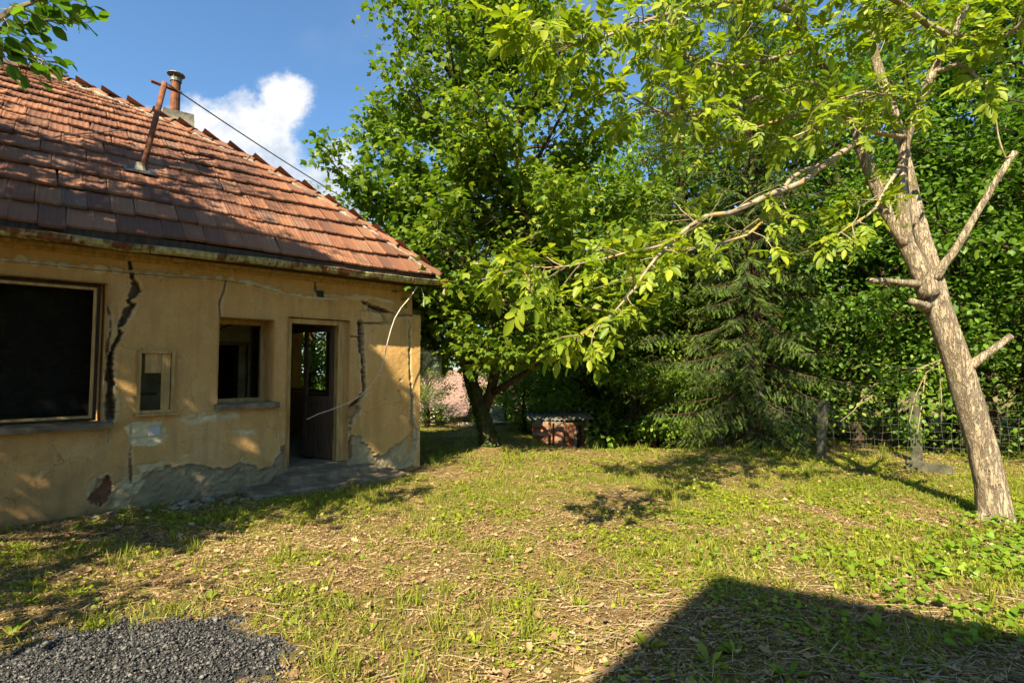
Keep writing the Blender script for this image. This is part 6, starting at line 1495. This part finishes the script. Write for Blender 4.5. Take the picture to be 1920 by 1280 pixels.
LF_HEART = (np.array([(0, .06, 0), (.30, -.04, .05), (.52, .22, .06), (.40, .58, .03), (0, 1.0, -.08), (-.40, .58, .03), (-.52, .22, .06), (-.30, -.04, .05), (0, .45, -.03)]), [(0, 1, 8), (1, 2, 8), (2, 3, 8), (3, 4, 8), (4, 5, 8), (5, 6, 8), (6, 7, 8), (7, 0, 8)])
cover('creeper', 'glossy heart leaved creeper spreading from the walnut foot', q[:, 0], q[:, 1], gz(q[:, 0], q[:, 1]) + GR.uniform(.02, .11, n), A, Nn, S, LF_HEART, MT['ivy_patch'])
# dry straw
X, Y = scatter(30000, 2.1, 11.5, 1.0); k = (GR.uniform(0, 1, len(X)) < 1.0 - .55 * green(X, Y)) & (grav_s(X, Y) > .0); X, Y = X[k], Y[k]; n = len(X); az = GR.normal(0, .7, n) + np.where(GR.uniform(0, 1, n) < .5, 0, math.pi)
STRAW = (np.array([(-.016, 0, 0), (.016, 0, 0), (.014, .5, .05), (-.014, .5, .05), (.006, 1, 0), (-.006, 1, 0)]), [(0, 1, 2, 3), (3, 2, 4, 5)])
S = GR.uniform(.03, .15, n); A = np.stack([np.cos(az), np.sin(az), GR.normal(.03, .12, n)], -1); Nn = np.stack([GR.normal(0, .3, n), GR.normal(0, .3, n), np.ones(n)], -1)
cover('straw', 'dry bleached straw lying on the ground', X, Y, gz(X, Y) + GR.uniform(.004, .03, n), A, Nn, S, STRAW, MT['straw'])
# dead leaves
X, Y = scatter(9000, 2.1, 10.0, 1.0); k = (GR.uniform(0, 1, len(X)) < .9 - .7 * green(X, Y)) & (grav_s(X, Y) > .05); X, Y = X[k], Y[k]; n = len(X); az = GR.uniform(0, 6.28, n)
DEAD = (np.array([(0, 0, .05), (.22, .10, .22), (.20, .30, .12), (.42, .45, .34), (.24, .60, .14), (.30, .80, .25), (0, 1.0, .10), (-.26, .78, .20), (-.20, .58, .10), (-.44, .42, .30), (-.20, .28, .10), (-.20, .10, .2), (0, .5, 0)]), [(i, (i + 1) % 12, 12) for i in range(12)])
S = (.016 + .062 * GR.uniform(0, 1, n) ** 2.6); A = np.stack([np.cos(az), np.sin(az), GR.normal(0, .2, n)], -1); Nn = np.stack([GR.normal(0, .35, n), GR.normal(0, .35, n), np.where(GR.uniform(0, 1, n) < .7, 1, -1)], -1)
cover('leaf_litter', 'curled brown dead leaves strewn on the ground', X, Y, gz(X, Y) + GR.uniform(.006, .03, n), A, Nn, S, DEAD, MT['dead_leaf'])
# crumbs of litter: chips of leaf and stem
X1, Y1 = scatter(80000, 2.3, 6.0, 1.0); X2, Y2 = scatter(40000, 4.5, 10.5, 1.0); X = np.concatenate([X1, X2]); Y = np.concatenate([Y1, Y2]); k = (GR.uniform(0, 1, len(X)) < 1.0 - .6 * green(X, Y)) & (grav_s(X, Y) > .0); X, Y = X[k], Y[k]; n = len(X); az = GR.uniform(0, 6.28, n)
CHIP = (np.array([(-.3, 0, 0), (.25, .1, .1), (.12, 1, .05), (-.2, .8, .14)]), [(0, 1, 2), (0, 2, 3)])
S = GR.uniform(.007, .027, n); A = np.stack([np.cos(az), np.sin(az), GR.normal(0, .25, n)], -1); Nn = np.stack([GR.normal(0, .5, n), GR.normal(0, .5, n), np.ones(n)], -1)
cover('litter', 'fine crumbled brown litter between the grass', X, Y, gz(X, Y) + GR.uniform(.003, .018, n), A, Nn, S, CHIP, MT['dead_leaf'])
# fallen twigs, most of them in the shaded corner on the right
rg = np.random.default_rng(12); b = MB()
for i in range(330):
    if i < 190: p_ = gnd(rg.uniform(1050, 1980), rg.uniform(1080, 1340))
    else: p_ = gnd(rg.uniform(300, 1900), rg.uniform(960, 1280))
    if grav_s(np.array([p_.x]), np.array([p_.y]))[0] < .05: continue
    az = rg.normal(0, .35) + (0 if rg.uniform() < .8 else 1.2); L = rg.uniform(.12, .55); pl = []; d = np.array([math.cos(az), math.sin(az)]); q = np.array([p_.x, p_.y])
    for s in range(5): pl.append((q[0], q[1], gzf(q[0], q[1]) + .012 + .008 * rg.uniform())); d = d + rg.normal(0, .12, 2); q = q + d * L / 4
    r = rg.uniform(.0015, .0048); b.tube(pl, [r, r, r * .9, r * .7, r * .4], 4, cap=False)
o = b.build('fallen_twigs', MT['twig'], None, kind='stuff'); o['label'] = 'thin fallen twigs on the ground'
# gravel heap in the near corner
def gravel():
    n = 36000; x = GR.uniform(-4.0, -.8, n); y = GR.uniform(2.2, 3.6, n); s = grav_s(x, y); k = (s < -.02) | ((s < .28) & (GR.uniform(0, 1, n) < .35 * np.clip(1 - s / .28, 0, 1) ** 2)); k &= (GR.uniform(0, 1, n) < .95); x, y, s = x[k], y[k], s[k]; n = len(x)
    oct_v = np.array([(1, 0, 0), (-1, 0, 0), (0, 1, 0), (0, -1, 0), (0, 0, 1), (0, 0, -1)], float); fc = np.array([(0, 2, 4), (2, 1, 4), (1, 3, 4), (3, 0, 4), (2, 0, 5), (1, 2, 5), (3, 1, 5), (0, 3, 5)])
    sz = GR.uniform(.003, .0085, n) * (1 + 1.2 * (GR.uniform(0, 1, n) < .08)); jit = 1 + GR.normal(0, .28, (n, 6, 1)); V = oct_v[None] * jit + GR.normal(0, .22, (n, 6, 3))
    q = GR.normal(0, 1, (n, 4)); q /= np.linalg.norm(q, axis=1, keepdims=True); w_, a, b_, c_ = q.T
    Rm = np.stack([np.stack([1 - 2 * (b_ * b_ + c_ * c_), 2 * (a * b_ - c_ * w_), 2 * (a * c_ + b_ * w_)], -1), np.stack([2 * (a * b_ + c_ * w_), 1 - 2 * (a * a + c_ * c_), 2 * (b_ * c_ - a * w_)], -1), np.stack([2 * (a * c_ - b_ * w_), 2 * (b_ * c_ + a * w_), 1 - 2 * (a * a + b_ * b_)], -1)], 1)
    V = np.einsum('nij,nkj->nki', Rm, V) * sz[:, None, None] * np.array([1, 1, .75]); h = .05 * sst(0, .5, -s) + .03 * (fbm(x * 4, y * 4, 91, 3) - .4)
    V = V + np.stack([x, y, gz(x, y) + h + GR.uniform(.0, .012, n)], -1)[:, None, :]
    o = link('gravel', np_mesh('gravel', V.reshape(-1, 3), [(fc[None] + (np.arange(n) * 6)[:, None, None]).reshape(-1, 3)], MT['stone']), None, kind='stuff'); o['label'] = 'spread of dark grey crushed gravel in the near corner'
    xs = np.arange(-4.2, -.7, .05); ys = np.arange(1.2, 3.7, .05); Xg, Yg = np.meshgrid(xs, ys); Sg = grav_s(Xg, Yg); Zg = gz(Xg, Yg) + .05 * sst(0, .5, -Sg) + .03 * (fbm(Xg * 4, Yg * 4, 91, 3) - .4) - .002; Zg = np.where(Sg > .03, gz(Xg, Yg) - .06, Zg)
    i = np.arange(Xg.size).reshape(Xg.shape); Fq = np.stack([i[:-1, :-1], i[:-1, 1:], i[1:, 1:], i[1:, :-1]], -1).reshape(-1, 4); keep = (Sg[:-1, :-1] < .08).ravel()
    MT['dust'] = noise_mat('gravel_dust', [(.3, (.018, .018, .018)), (.6, (.045, .044, .043)), (.8, (.09, .086, .08))], 40, 6, .9, 90, .8, .01)
    link('gravel_bed', np_mesh('gravel_bed', np.stack([Xg, Yg, Zg], -1).reshape(-1, 3), [Fq[keep]], MT['dust'], True), None, kind='structure')
gravel()
